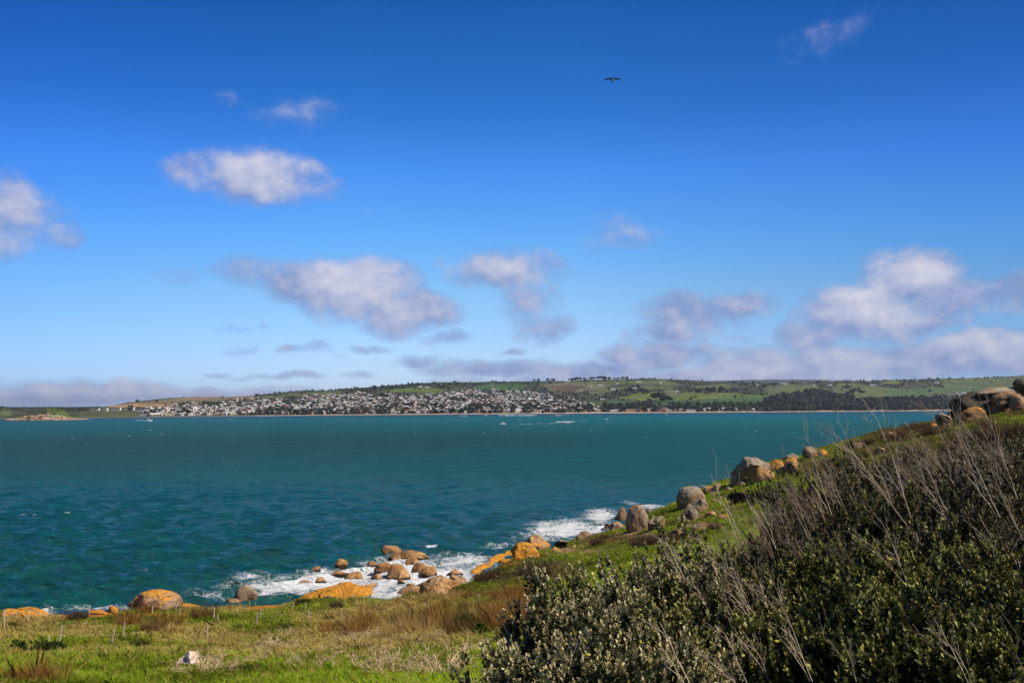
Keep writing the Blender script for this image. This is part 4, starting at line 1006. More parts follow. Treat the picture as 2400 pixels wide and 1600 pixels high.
for i in range(46):
    px = 2150 + _r.random() * 128; py = 931.5 - (px - 2150) / 128 * 4 - _r.random() * 5.5 + (1.5 if px < 2180 else 0)
    hm, wall, roof, kind, st = HP[_r.randrange(len(HP))]
    o = add('house', hm); place_house(o, px, py, 1, _r, 1.15)
    props(o, '%s-storey %s house, %s, in the new estate by the skyline outcrop' % ('one' if st == 1 else 'two', wall, ROOFW[roof]), 'house', 'houses of the new estate')
# radio mast, breakwater
steel = flat('mast_steel', (.55, .56, .58), .5)
p0 = far_z(np.array(1154.), far_f(1154., 911.)); q = Poly()
H = 34.0
for sx, sy in ((-1,-1),(1,-1),(0,1)): q.tube([(sx*1.1, sy*1.1, -2), (sx*.5, sy*.5, H)], [.3, .2], 5)
for k in range(12):
    z = k * H / 12; a = 1.1 - .6 * z / H; b_ = 1.1 - .6 * (z + H/12) / H
    q.tube([(-a,-a,z),(b_,-b_,z+H/12)], [.1,.1], 4); q.tube([(a,-a,z),(0,b_,z+H/12)], [.1,.1], 4); q.tube([(0,a,z),(-b_,-b_,z+H/12)], [.1,.1], 4)
o = add('radio_mast', None, loc=p0); props(o, 'thin pale lattice radio mast standing above the town', 'mast')
add('lattice', q.mesh('lattice', [steel]), o)
q = Poly(); q.box(-1.6, 1.6, -.5, .5, H-3, H-1); q.box(-1.2, 1.2, -.9, -.5, H-7, H-5.4); add('antenna_panel', q.mesh('antenna_panel', [W_['white']]), o)

# ------------------------------------------------------------------ trees of the far shore
def foliage_mat(name, c1, c2, rough=.8):
    m, t, b, out = material(name, rough)
    r = t.n('ObjectInfo').outputs['Random']; pos = t.n('NewGeometry').outputs['Position']
    f = t.math('ADD', t.math('MULTIPLY', t.noise(pos, .25, 4, .7).outputs[0], .8), t.math('MULTIPLY', r, .35))
    t.set(b.inputs['Base Color'], t.mix(t.step(f, .25, .9), (*c1,), (*c2,)))
    b.inputs['Specular IOR Level'].default_value = .15
    return m
FOL_PINE = foliage_mat('pine_needles', (.018, .026, .013), (.034, .045, .020))
FOL_GUM = foliage_mat('gum_leaves', (.032, .040, .019), (.072, .080, .034))
TRUNK = flat('tree_bark', (.16, .12, .09), .9)
def clump_tree(seed, n=26, w=1.0, h=1.0, leaf=.22, low=.25):
    """crown as many small tilted leaf fans spread through an uneven volume"""
    rs = np.random.RandomState(seed); L = []
    nb = 5; cs = np.stack([rs.uniform(-.55, .55, nb) * w, rs.uniform(-.55, .55, nb) * w, (low + .25 + rs.rand(nb) * .5) * h], -1); rr = rs.uniform(.28, .5, nb)
    for k in range(n * nb):
        c = cs[k % nb]; d = rs.randn(3); d /= np.linalg.norm(d); d *= rr[k % nb] * rs.rand() ** .25
        p = c + d * np.array([w, w, h * .62]); a = rs.randn(3); a /= np.linalg.norm(a); b_ = np.cross(a, rs.randn(3)); b_ /= np.linalg.norm(b_)
        s = leaf * (.6 + .8 * rs.rand())
        L.append([p - a * s, p + b_ * s * .8, p + a * s, p - b_ * s * .8])
    L = np.array(L); return L.reshape(-1, 3), np.arange(len(L) * 4).reshape(-1, 4)
def pine_crown(seed):
    rs = np.random.RandomState(seed); P = Poly(); n = 15
    for k in range(n):
        z = .10 + .88 * k / (n - 1); r = .30 * (1 - (k / n)) ** .8 * (1 + .22 * rs.randn()) + .02; m = 9
        for j in range(m):
            if rs.rand() < .10: continue
            a = 2 * math.pi * (j + rs.rand() * .6) / m; rr = r * (.75 + .45 * rs.rand()); wd = .16
            dz = .012 + .02 * rs.rand()
            P.face([(0, 0, z + .055), (math.cos(a - wd*1.6) * rr * .62, math.sin(a - wd*1.6) * rr * .62, z + .01), (math.cos(a) * rr, math.sin(a) * rr, z - dz), (math.cos(a + wd*1.6) * rr * .62, math.sin(a + wd*1.6) * rr * .62, z + .01)])
    return P.mesh('crown', [FOL_PINE])
PINES = [pine_crown(i) for i in range(4)]
q = Poly(); q.tube([(0,0,-.05),(0,0,.95)], [.02,.006], 6); PTRUNK = q.mesh('trunk', [TRUNK])
def pine(px, hgt, lab, rs, dy=2.6):
    y = float(pshore(px)) - dy
    P = far_z(np.array(float(px)), np.array(max(float(far_f(px, y)), .01)))
    root = add('norfolk_pine', None, loc=P, rz=rs.uniform(0, 6)); root.scale = (hgt, hgt, hgt)
    props(root, lab, 'pine tree', 'Norfolk pines along the seafront')
    add('trunk', PTRUNK, root); add('crown', PINES[rs.randrange(4)], root)
rs = random.Random(31)
px_l = [637,650,709,747,776,790,806,822,840,856,868,882,892,901,912,930,948,969,978,1006,1030,1052,1085,1118,1128,1157,1165,1178,1231,1245,1284,1310,1340]
px_r = [1512,1528,1544,1578,1630,1638,1663,1671,1682,1701,1718,1733,1745,1757,1768,1785,1796,1803,1812,1825,1838,1850,1862,1878,1890,1905,1920,1940,1960,1985,2015,2035,2060,2085,2110,2135]
for i, x in enumerate(px_l):
    pine(x, rs.uniform(19, 29), 'dark conical pine in the seafront row in front of the town houses', rs, dy=rs.choice([2.4, 3.2, 4.6]))
for i, x in enumerate(px_r):
    pine(x, rs.uniform(27, 38) if x < 1850 else rs.uniform(24, 32), 'tall dark conical pine in the right-hand beach row, ' + ('before the bright green strip' if x < 1700 else 'before the large hill field' if x < 1870 else 'edge of the dark tree belt'), rs, dy=rs.choice([2.2, 3.0, 4.0]))
GUM = []
for i in range(6):
    V, Fc = clump_tree(50 + i, 30, 1.0, 1.0); GUM.append(mesh_np('crown', V, Fc, [FOL_GUM]))
q = Poly(); q.tube([(0,0,-.1),(.03,0,.35),(0,.04,.7)], [.05,.035,.015], 6); q.tube([(.02,0,.3),(.3,.1,.6)], [.03,.01], 5); q.tube([(.02,0,.28),(-.28,-.1,.58)], [.03,.01], 5); GTRUNK = q.mesh('trunk', [TRUNK])
def gum(px, py, hgt, lab, rs, wide=1.0, group='single gum trees on the far hills'):
    P = far_z(np.array(float(px)), np.clip(far_f(px, py), .01, 1.))
    root = add('gum_tree', None, loc=P, rz=rs.uniform(0, 6)); root.scale = (hgt * wide, hgt * wide, hgt)
    props(root, lab, 'tree', group); add('trunk', GTRUNK, root); add('crown', GUM[rs.randrange(6)], root)
for x in (1338,1347,1353,1362,1370,1385,1391,1404,1417,1428,1440,1449,1460,1470,1252,1262,1285,1297):
    gum(x, skyl(x) + .4, rs.uniform(9, 17), 'isolated tree on the skyline above the olive paddock', rs, 1.1, 'trees along the skyline')
for x, y, h, lab in ((1538,940,30,'big round dark tree standing in the bright green strip, leftmost'),(1556,932,16,'smaller round tree above the bright green strip'),(1558,941,20,'round tree in the middle of the three by the green strip'),(1570,941,16,'rightmost of the round trees by the green strip'),
    (1505,925,22,'dark tree at the end of the wooded gully'),(1514,926,14,'small tree beside the gully end tree'),(1483,923,20,'broad tree above the pale bare slope'),(1984,912,18,'lone round tree in the right-hand hill field'),(2018,923,16,'small tree low in the right-hand hill field'),
    (2002,922,24,'broad dark tree low in the right-hand hill field'),(1990,924,15,'little tree left of the broad field tree'),(1690,919,26,'broad dark tree between two paddocks'),(1672,921,26,'tree group member left of the paddock gap'),(1660,921,22,'left tree of the row under the green knoll'),(1640,922,20,'low tree at the left end of the dark row'),
    (900,932,20,'dark tree amid the pale town roofs'),(1175,921,16,'dark tree at the top of the town near the mast')):
    gum(x, y, h, lab, rs, 1.15)
# woodland and garden trees that nobody could count: one mass
def woodland():
    rs = np.random.RandomState(12); N = 60000
    px = rs.uniform(-120, 2420, N); py = rs.uniform(880, 972, N)
    f = far_f(px, py); ok = (f > .012) & (f < .995)
    px, py, f = px[ok], py[ok], f[ok]
    fm = field_mask(px + 2 * rs.randn(len(px)), py + .4 * rs.randn(len(px)))
    n1 = vnoise(px * .02, py * .10, 1) + .5 * vnoise(px * .06, py * .3, 3)
    town = (py > np.interp(px, *TOWN_TOP)) & (px > 330) & (px < 1440)
    belt = (px > 1790) & (py > np.interp(px, [1790, 1830, 1960, 2000, 2150, 2300], [945, 925, 926, 938, 934, 930]))
    beltw = (px > 1790) & (px < 2000) & (py > np.interp(px, [1790, 1850, 1910, 2000], [940, 925, 917, 930]))
    shore = (f < .25) & (px > 600)
    pr = np.where(fm, .012, np.where(n1 > -.15, .50, .12))
    pr = np.where((px < 240) & (py < 966), .5, pr)
    pr = np.where((px > 235) & (px < 345) & (py > 954) & (py < 961), .9, pr)
    pr = np.where(town, np.where(n1 > .0, 1.3, .62), pr)
    pr = np.where(shore & ~belt, np.where(px < 1340, .55, .5) * (.6 + .8 * (n1 > -.1)), pr); pr = np.where(belt | beltw, .95, pr)
    pr = np.where((px > 780) & (px < 1130) & (py < np.interp(px, [780, 860, 1000, 1130], [920, 918, 905, 903])) & ~fm, .9, pr)
    pr = np.where((skyl(px) + 1.6 > py) & (n1 > -.5) & ~((px > 1330) & (px < 1480)) & ~((px > 300) & (px < 660)) & (px > 500), np.maximum(pr, .6), pr)
    hedge = (np.abs((py - (932 - (px - 1700) * .004)) ) < .6) & (px > 1600) & (px < 1760)
    pr = np.where(hedge, .6, pr)
    k = rs.rand(len(px)) < pr * .36
    px, py, f = px[k], py[k], f[k]; belt = (belt | beltw)[k]; sh = shore[k]; tw = town[k]
    P = far_z(px, f); n = len(px)
    H = np.where(belt, rs.uniform(11, 21, n), np.where(sh, rs.uniform(6, 14, n), np.where(tw, rs.uniform(4, 9, n), rs.uniform(4, 11, n))))
    H = np.where((px < 300), rs.uniform(2, 4, n), H)
    Wd = H * rs.uniform(.5, .9, n)
    protos = [clump_tree(80 + i, 5, 1, 1, .42, .0) for i in range(8)]
    VV, FF, CC = [], [], []; off = 0
    idx = rs.randint(0, 8, n)
    for j in range(8):
        V, Fc = protos[j]; s = np.nonzero(idx == j)[0]
        a = rs.rand(len(s)) * 6.28
        x = V[None, :, 0] * np.cos(a)[:, None] - V[None, :, 1] * np.sin(a)[:, None]; y = V[None, :, 0] * np.sin(a)[:, None] + V[None, :, 1] * np.cos(a)[:, None]
        X = P[s, 0:1] + x * Wd[s, None]; Y = P[s, 1:2] + y * Wd[s, None]; Z = P[s, 2:3] + V[None, :, 2] * H[s, None] - .5
        VV.append(np.stack([X, Y, Z], -1).reshape(-1, 3))
        FF.append((Fc[None] + (np.arange(len(s)) * len(V))[:, None, None]).reshape(-1, 4) + off); off += len(s) * len(V)
        c = np.array([.042, .050, .026]) * (.65 + .8 * rs.rand(len(s), 1)) + np.array([.02, .012, .0]) * rs.rand(len(s), 1)
        CC.append(np.repeat(c, len(V), 0))
    m, t, b, out = material('woodland_leaves', .9); t.set(b.inputs['Base Color'], t.attr('col').outputs[0]); b.inputs['Specular IOR Level'].default_value = .1
    o = add('far_woodland', mesh_np('far_woodland', np.concatenate(VV), np.concatenate(FF), [m], False, None, {'col': np.concatenate(CC)}))
    props(o, 'dark scrub and garden trees covering the far hillside and shore', 'woodland', kind='stuff')
    print('woodland trees', n)
woodland()

# ------------------------------------------------------------------ boats
hullm = flat('boat_hull', (.80, .81, .82), .3); spraym = flat('spray', (.82, .84, .87), .9)
def boat(px, py, L, lab, head, wake=True):
    Y = F * CAMZ / (py - float(hor(px))); P = at(px, py, Y)
    root = add('motorboat', None, loc=(P[0], P[1], .0), rz=head); props(root, lab, 'boat', 'small white craft on the bay')
    q = Poly(); W = L * .32; s = [(-L/2, W*.45), (0, W*.5), (L*.3, W*.32), (L/2, .02)]
    for (x0, w0), (x1, w1) in zip(s, s[1:]):
        for sg in (1, -1):
            q.face([(x0, sg*w0*.7, -.3), (x1, sg*w1*.7, -.2), (x1, sg*w1, L*.16+.1*x1/L), (x0, sg*w0, L*.13)][::sg])
        q.face([(x0,-w0,L*.12),(x1,-w1,L*.15),(x1,w1,L*.15),(x0,w0,L*.12)])
    q.face([(-L/2,-W*.45,L*.13),(-L/2,W*.45,L*.13),(-L/2,W*.3,-.3),(-L/2,-W*.3,-.3)])
    add('hull', q.mesh('hull', [hullm]), root)
    q = Poly(); q.box(-L*.15, L*.12, -W*.28, W*.28, L*.12, L*.30); q.box(-L*.2, L*.16, -W*.32, W*.32, L*.30, L*.33); add('cabin', q.mesh('cabin', [hullm]), root)
    q = Poly(); q.box(.0, L*.125, -W*.24, W*.24, L*.19, L*.27); q.box(-L*.12, -L*.02, -W*.285, W*.285, L*.19, L*.27); add('window', q.mesh('window', [GLASS]), root)
boat(348, 986.5, 13, 'white motorboat speeding in front of the left end of the town', 0.1)
boat(1178, 993.4, 7, 'tiny white motorboat at the left end of the long foam streak', 0.2)
boat(1367, 988.4, 5, 'tiny white boat just right of the bright foam patch', 2.9)
boat(1421, 982.6, 6, 'small white boat farther right, alone off the beach', 0.1)
boat(1188, 973.6, 6, 'small moored boat inshore by the surf line below the radio mast', 0.4)

# ------------------------------------------------------------------ gull-like bird, one body, wings half raised
def bird():
    P0 = at(1437, 187, 62.)
    q = Poly()
    prof = [(-.26,.012,0),(-.20,.035,.0),(-.10,.065,.0),(0,.078,-.005),(.10,.066,0),(.17,.042,.012),(.215,.038,.02),(.25,.026,.018),(.30,.006,.01)]
    pts = [(0, -x, z) for x, r, z in prof]; q.tube(pts, [r for _, r, _ in prof], 12, 0)
    for sg in (-1, 1):
        st = [(.04,.10,-.10,.02),(.20,.11,-.08,.055),(.36,.05,-.10,.058),(.55,-.0,-.10,.052),(.66,-.06,-.10,.045)]   # x, lead, trail, z
        for (x0,l0,t0,z0),(x1,l1,t1,z1) in zip(st, st[1:]):
            a = [(sg*x0,-l0,z0),(sg*x1,-l1,z1),(sg*x1,-t1,z1-.006),(sg*x0,-t0,z0-.006)]
            b = [(p[0],p[1],p[2]-.014) for p in a]
            q.face(a[::sg], 1); q.face(b[::-sg], 1)
            for k in range(4): q.face([a[k], a[(k+1)%4], b[(k+1)%4], b[k]], 1)
    q.face([(-.03,.18,.0),(.03,.18,0),(.07,.36,.0),(-.07,.36,0)], 1); q.face([(-.03,.18,-.012),(-.07,.36,-.008),(.07,.36,-.008),(.03,.18,-.012)], 1)
    m1, t, b, out = material('bird_plumage', .7)
    oc = t.n('SeparateXYZ', {0: t.n('TexCoord').outputs['Object']})
    belly = t.math('MULTIPLY', t.step(oc.outputs[1], .13, .02), t.step(oc.outputs[1], -.22, -.12))
    t.set(b.inputs['Base Color'], t.mix(t.math('MULTIPLY', belly, t.step(oc.outputs[2], .035, .0)), (.015,.013,.012), (.80,.78,.74)))
    m2 = flat('bird_wing', (.018, .016, .016), .7)
    me = q.mesh('flying_bird', [m1, m2], True)
    o = add('flying_bird', me, loc=P0); o.rotation_euler = (R(-7), R(-3), R(6)); o.scale = (.95, 1.1, 1.35)
    props(o, 'dark bird with a white belly gliding high over the bay', 'bird')
bird()
# ------------------------------------------------------------------ fence posts
wood = flat('weathered_wood', (.42, .34, .25), .95, .3, 14.0)
_r = random.Random(4)
POSTS = [(11,1431,1476,'post at the left picture edge before the orange dome'),(67,1435,1463,'post in front of the second orange dome'),(119,1425,1447,'short post against the water right of the orange dome'),(209,1420,1445,'thin post beside the flat orange rock'),
 (138,1466,1504,'leaning dark post below the brown tussock on the left'),(43,1487,1498,'stub of a post low on the left'),(115,1488,1504,'pale stub of a post by the green herbs'),(261,1476,1509,'leaning pale post in the middle of the left grass'),
 (286,1461,1494,'dark post right of the leaning pale post'),(356,1421,1438,'short post in front of the largest grey dome'),(418,1427,1451,'leaning post right of the leaning tussock'),(395,1466,1491,'post standing in the dark reed tuft'),
 (452,1401,1420,'post on the shore edge left of the round tussock'),(478,1398,1412,'slim post behind the round tussock'),(501,1425,1456,'tall pale post right of the round tussock'),(510,1440,1458,'thin post close beside the tall pale one'),
 (485,1466,1502,'thin grey post in the dry grass'),(445,1472,1486,'very thin short stake in the grass'),(602,1438,1465,'brown post left of the short green dip'),(609,1428,1452,'post just behind the brown one in the middle left'),
 (687,1412,1424,'small pale post near the dark shore bush'),(715,1412,1425,'small pale post right of the dark shore bush'),(712,1391,1403,'post top showing above the dark shore bush'),(723,1429,1457,'tallest pale post left of the reed bed'),
 (799,1434,1452,'faint post at the left edge of the reed bed'),(999,1406,1434,'leaning pale post rising from the reed bed'),(1122,1395,1413,'thin post right behind the reed bed')]
for (px, t0, b0, lab) in POSTS:
    p = hit(px, b0, False); Y = p[1]; h = (b0 - t0) * Y / F
    q = Poly(); r = _r.uniform(.045, .065); lx, ly = _r.uniform(-.10, .10) * h, _r.uniform(-.05, .05) * h
    if 'leaning' in lab: lx = .16 * h
    k = 7; q.tube([(0, 0, -.4), (lx * .5, ly * .5, h * .5), (lx, ly, h - .03), (lx * 1.02, ly, h)], [r, r * .95, r * .92, r * .7], k)
    for vi in range(len(q.v)):
        v = q.v[vi]; q.v[vi] = (v[0] + _r.uniform(-.007, .007), v[1] + _r.uniform(-.007, .007), v[2] + (_r.uniform(-.02, .02) if v[2] > h * .8 else 0))
    o = add('fence_post', q.mesh('fence_post', [wood]), loc=p); props(o, 'weathered wooden ' + lab, 'fence post', 'old fence posts in the grass')

# ------------------------------------------------------------------ blades, leaves and twigs
def leaf_material(name, rough=.45, spec=.35, trans=.0):
    m, t, b, out = material(name, rough)
    t.set(b.inputs['Base Color'], t.attr('col').outputs[0]); b.inputs['Specular IOR Level'].default_value = spec
    if trans:
        tr = t.n('BsdfTranslucent'); t.set(tr.inputs[0], t.attr('col').outputs[0])
        mx = t.n('MixShader', {0: trans}); t.nt.links.new(b.outputs[0], mx.inputs[1]); t.nt.links.new(tr.outputs[0], mx.inputs[2]); t.nt.links.new(mx.outputs[0], out.inputs[0])
    return m
BLADE = leaf_material('grass_blade', .8, .06, .35)
LEAF = leaf_material('shrub_leaf', .5, .15, .07)
TWIG = leaf_material('dead_twig', .9, .05)
def unit(v): return v / np.maximum(np.linalg.norm(v, axis=-1, keepdims=True), 1e-9)
def blades(root, dirn, length, width, bend, col, rs):
    """tapered two-segment blades; all arrays of n"""
    n = len(root); side = unit(np.cross(dirn, np.stack([rs.randn(n), rs.randn(n), np.zeros(n)], -1) + 1e-3)) * width[:, None] * .5
    mid = root + dirn * (length * .55)[:, None]; tip = root + dirn * length[:, None] + bend * length[:, None]
    V = np.stack([root - side, root + side, mid + side * .75 + bend * (length * .2)[:, None], tip, mid - side * .75 + bend * (length * .2)[:, None]], 1)
    Fc = np.arange(n * 5).reshape(n, 5); C = np.repeat(col, 5, 0)
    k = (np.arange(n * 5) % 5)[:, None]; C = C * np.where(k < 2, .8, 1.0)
    return V.reshape(-1, 3), Fc, C
def grass():
    rs = np.random.RandomState(42); NT_ = 125000
    t = rs.uniform(tpx(-60), tpx(2450), NT_); u = rs.rand(NT_)
    Y = 13 * (175 / 13.) ** (u ** .85)
    X = t * Y
    Zg = zn(X, Y); C, rk, oc = near_color(X, Y, Zg); px, py = proj(np.stack([X, Y, Zg], -1))
    ok = (rk < .35) & (Zg > 1.6) & (py < 1640)
    X, Y, Zg, C, px, py = X[ok], Y[ok], Zg[ok], C[ok], px[ok], py[ok]
    n0 = len(X); K = 11
    i = np.repeat(np.arange(n0), K); n = len(i)
    sp = (.05 + .0035 * Y)[i]
    x = X[i] + rs.randn(n) * sp * 1.6; y = Y[i] + rs.randn(n) * sp * 2.4; z = zn(x, y) - .02
    hn = fbm(X * .35, Y * .35, 4, 3)[i]; left = (px[i] < 1130)
    Lg = (.11 + .10 * rs.rand(n)) * np.clip(1 + .95 * hn, .4, 2.4) * np.where(left, 1.25, 1.0) * (1 + .007 * y)
    dcl = fbm(X * .11, Y * .11, 1.0, 4)[i] + .6 * fbm(X * .45, Y * .45, 5.0, 3)[i]
    dryness = rs.rand(n) < np.where(left, .04 + .33 * sstep(-.5, .4, dcl) * sstep(1570, 1500, py[i]), .05)
    Lg = np.where(dryness, Lg * 1.5, Lg)
    tilt = np.where(dryness, .9, .55)
    d = np.stack([rs.randn(n) * tilt - .12, rs.randn(n) * tilt, np.ones(n)], -1); d = unit(d)
    bend = np.stack([-.12 + .3 * rs.randn(n), .3 * rs.randn(n), -.25 * rs.rand(n)], -1)
    col = C[i] * (1.1 + 1.2 * rs.rand(n, 1)); col = col * np.array([1.1, 1.08, 1.0])
    dc = np.array([.56, .39, .14]) * (.6 + .6 * rs.rand(n, 1)); col = np.where(dryness[:, None], dc, col)
    wd = .006 + .00062 * y
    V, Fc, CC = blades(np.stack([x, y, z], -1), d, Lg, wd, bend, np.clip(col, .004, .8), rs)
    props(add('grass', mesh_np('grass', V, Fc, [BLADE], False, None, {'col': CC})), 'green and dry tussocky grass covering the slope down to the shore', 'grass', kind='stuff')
grass()
def reed_mesh(seed, n, rad, h, c_low, c_high, wind=-.25, stiff=.22, wd=.008):
    rs = np.random.RandomState(seed)
    a = rs.rand(n) * 6.28; r = rad * np.sqrt(rs.rand(n))
    root = np.stack([np.cos(a) * r, np.sin(a) * r, np.full(n, -.05)], -1)
    d = unit(np.stack([np.cos(a) * r / rad * .5 + rs.randn(n) * stiff + wind * .4, np.sin(a) * r / rad * .5 + rs.randn(n) * stiff, np.ones(n)], -1))
    L = h * (.45 + .6 * rs.rand(n)); bend = np.stack([wind * rs.rand(n), .15 * rs.randn(n), -.08 * rs.rand(n)], -1)
    mixf = rs.rand(n, 1); col = (np.array(c_low) * (1 - mixf) + np.array(c_high) * mixf) * (.7 + .6 * rs.rand(n, 1))
    return mesh_np('reeds', *blades(root, d, L, np.full(n, wd), bend, col, rs)[:2], [BLADE], False, None, {'col': np.repeat(col, 5, 0)})
RUST = ((.17, .085, .022), (.66, .37, .11)); BRN = ((.07, .045, .025), (.19, .12, .07)); GRD = ((.03, .05, .012), (.09, .12, .03))
def scale_y(px, py): return yhit(px, py)
REED = [reed_mesh(600, 620, .8, 1.6, *RUST, wd=.013, wind=-.10, stiff=.34), reed_mesh(601, 520, .7, 1.35, (.10, .06, .025), (.34, .19, .07), wd=.014, wind=-.2, stiff=.36),
        reed_mesh(602, 420, .9, 1.75, (.20, .13, .04), (.80, .52, .20), wd=.012, wind=-.06, stiff=.4), reed_mesh(603, 560, .7, 1.1, (.05, .055, .018), (.26, .17, .06), wd=.014, wind=-.2, stiff=.45),
        reed_mesh(604, 460, .8, 1.5, (.14, .07, .02), (.55, .27, .07), wd=.013, wind=-.16, stiff=.34)]
DRK = [reed_mesh(620 + i, 800, .6, .95, *BRN, wind=-.35, stiff=.4, wd=.013) for i in range(3)]
GRN_ = [reed_mesh(640 + i, 700, .6, .8, *GRD, stiff=.45, wd=.015) for i in range(3)]
rs = random.Random(9)
def tuft(name, me, px, py, s, lab, cat, group=None, sz=1.0):
    p = hit(px, py, False); o = add(name, me, loc=p, rz=rs.uniform(-.5, .5)); o.scale = (s, s, s * sz); props(o, lab, cat, group); return o
k = 0
for (x, y, s) in ((770,1455,.7),(800,1440,.6),(850,1430,.6),(905,1425,.65),(950,1415,.6),(1020,1408,.6),(1065,1398,.6),(760,1490,.6),(1180,1400,.7),(1215,1395,.7),(1250,1400,.8),(1270,1425,.9),(840,1492,.9),(872,1470,1.0),(905,1486,1.1),(935,1462,1.1),(945,1494,1.1),(975,1478,1.2),(1000,1455,1.2),(1010,1492,1.15),(1040,1472,1.25),(1065,1450,1.1),(1078,1490,1.0),(1105,1462,1.1),(1130,1442,1.0),(1145,1470,1.1),(1172,1452,1.0),(1198,1440,1.0),(1218,1462,1.05),(1236,1430,.95),(810,1462,.75),(780,1478,.6),(1085,1428,.8),(1150,1425,.8),(1190,1418,.8),(1225,1412,.8),(1180,1470,.9),(1205,1480,.9),(1120,1488,.9),(1000,1420,.6),(1100,1405,.6),(1140,1400,.6),(1245,1475,1.0),(1215,1500,.8),(925,1500,.8),(860,1455,.6),(815,1490,.6),(1060,1415,.6),(1245,1450,1.1),(890,1440,.6),(960,1432,.6),(1030,1428,.7)):
    tuft('reed_tussock', REED[rs.randrange(5)], x + rs.uniform(-9, 9), y + rs.uniform(-5, 5), s * rs.uniform(.72, 1.12), 'rust-brown reed tussock in the large reed bed beside the leafy shrub', 'reeds', 'rust-brown reed tussocks of the large bed'); k += 1
for (x, y, s, lab) in ((182,1447,.95,'dark wind-blown brown tussock against the water on the left'),(300,1458,.9,'brown tussock at the left foot of the largest grey dome'),(362,1474,.85,'left of the two leaning brown tussocks in the left grass'),(400,1462,.9,'right of the two leaning brown tussocks in the left grass'),
    (402,1488,.6,'dark tuft around a short post'),(478,1444,1.05,'upright round brown tussock on the shore edge'),(352,1428,.7,'brown tuft in front of the largest grey dome'),(790,1424,.8,'grey-brown dome-shaped dead bush in the middle left'),(672,1404,.5,'small purple-brown bush by the shore'),
    (60,1598,.62,'tall rusty dock stalks at the lower left, near the edge'),(108,1600,.55,'rusty dock stalks right of the tallest ones'),(1265,1352,1.5,'large brown heath bush on the green slope'),(1238,1345,1.1,'brown heath bush left of the largest one'),(1135,1362,1.2,'brown heath patch on the point'),(1160,1352,1.0,'brown heath tuft right on the point'),
    (1400,1275,1.0,'brown heath bush above the dirt track'),(1420,1266,.9,'smaller heath bush by the dirt track'),(1505,1282,1.3,'brown heath below the egg-shaped boulder'),(1545,1276,1.3,'brown heath right below the egg-shaped boulder'),(1585,1268,1.1,'brown heath tuft in the bright slope'),(1680,1240,.9,'brown tuft beside the flat pink outcrop'),
    (2150,1012,2.2,'brown heath clump on the right ridge'),(2190,1022,2.2,'brown heath clump below the headland tip'),(2110,1030,1.8,'reddish heath clump on the ridge edge'),(2040,1040,1.2,'brown heath beside the pale ridge slab'),(2330,1035,2.2,'dark heath strip right above the twigs'),(2270,1045,2.0,'purple-brown heath band, left part'),(2390,1028,2.2,'purple-brown heath band at the right edge'),(2310,1000,1.2,'brown heath below the red rock face')):
    tuft('brown_tussock', REED[(1, 4, 0)[k % 3]] if 250 < x < 500 or x < 150 else DRK[k % 3], x, y + (6 if x < 500 else 0), s * (1.15 if x < 500 else 1.0), lab, 'tussock', 'brown tussocks and heath bushes'); k += 1
for (x, y, s, lab) in ((690,1400,.7,'dark green bush beside the bright orange ledge'),(712,1413,.85,'spiky dark green bush by the small pale posts'),(762,1402,.7,'dark green round bush in front of the orange ledge'),(885,1393,.9,'dark green plants along the channel edge'),(905,1392,.7,'low green plants right of the channel'),
    (606,1412,.4,'small green tuft right of the upright pale boulder'),(1018,1390,.8,'green herb on the pinkish slab'),(28,1470,.8,'dark green plant at the left edge'),(650,1510,.7,'dark green weeds in the near grass right of the white stone'),(560,1475,.6,'dark green weeds above the dry stalks'),(330,1515,.8,'dark green weeds left of the white stone'),(850,1530,.7,'dark green weeds under the reed bed'),(980,1520,.7,'bright green weeds under the right part of the reed bed'),(905,1612,.30,'spiky dark green rosette at the bottom edge')):
    tuft('green_tuft', GRN_[k % 3], x, y, s, lab, 'plant', 'green tufts and bushes'); k += 1

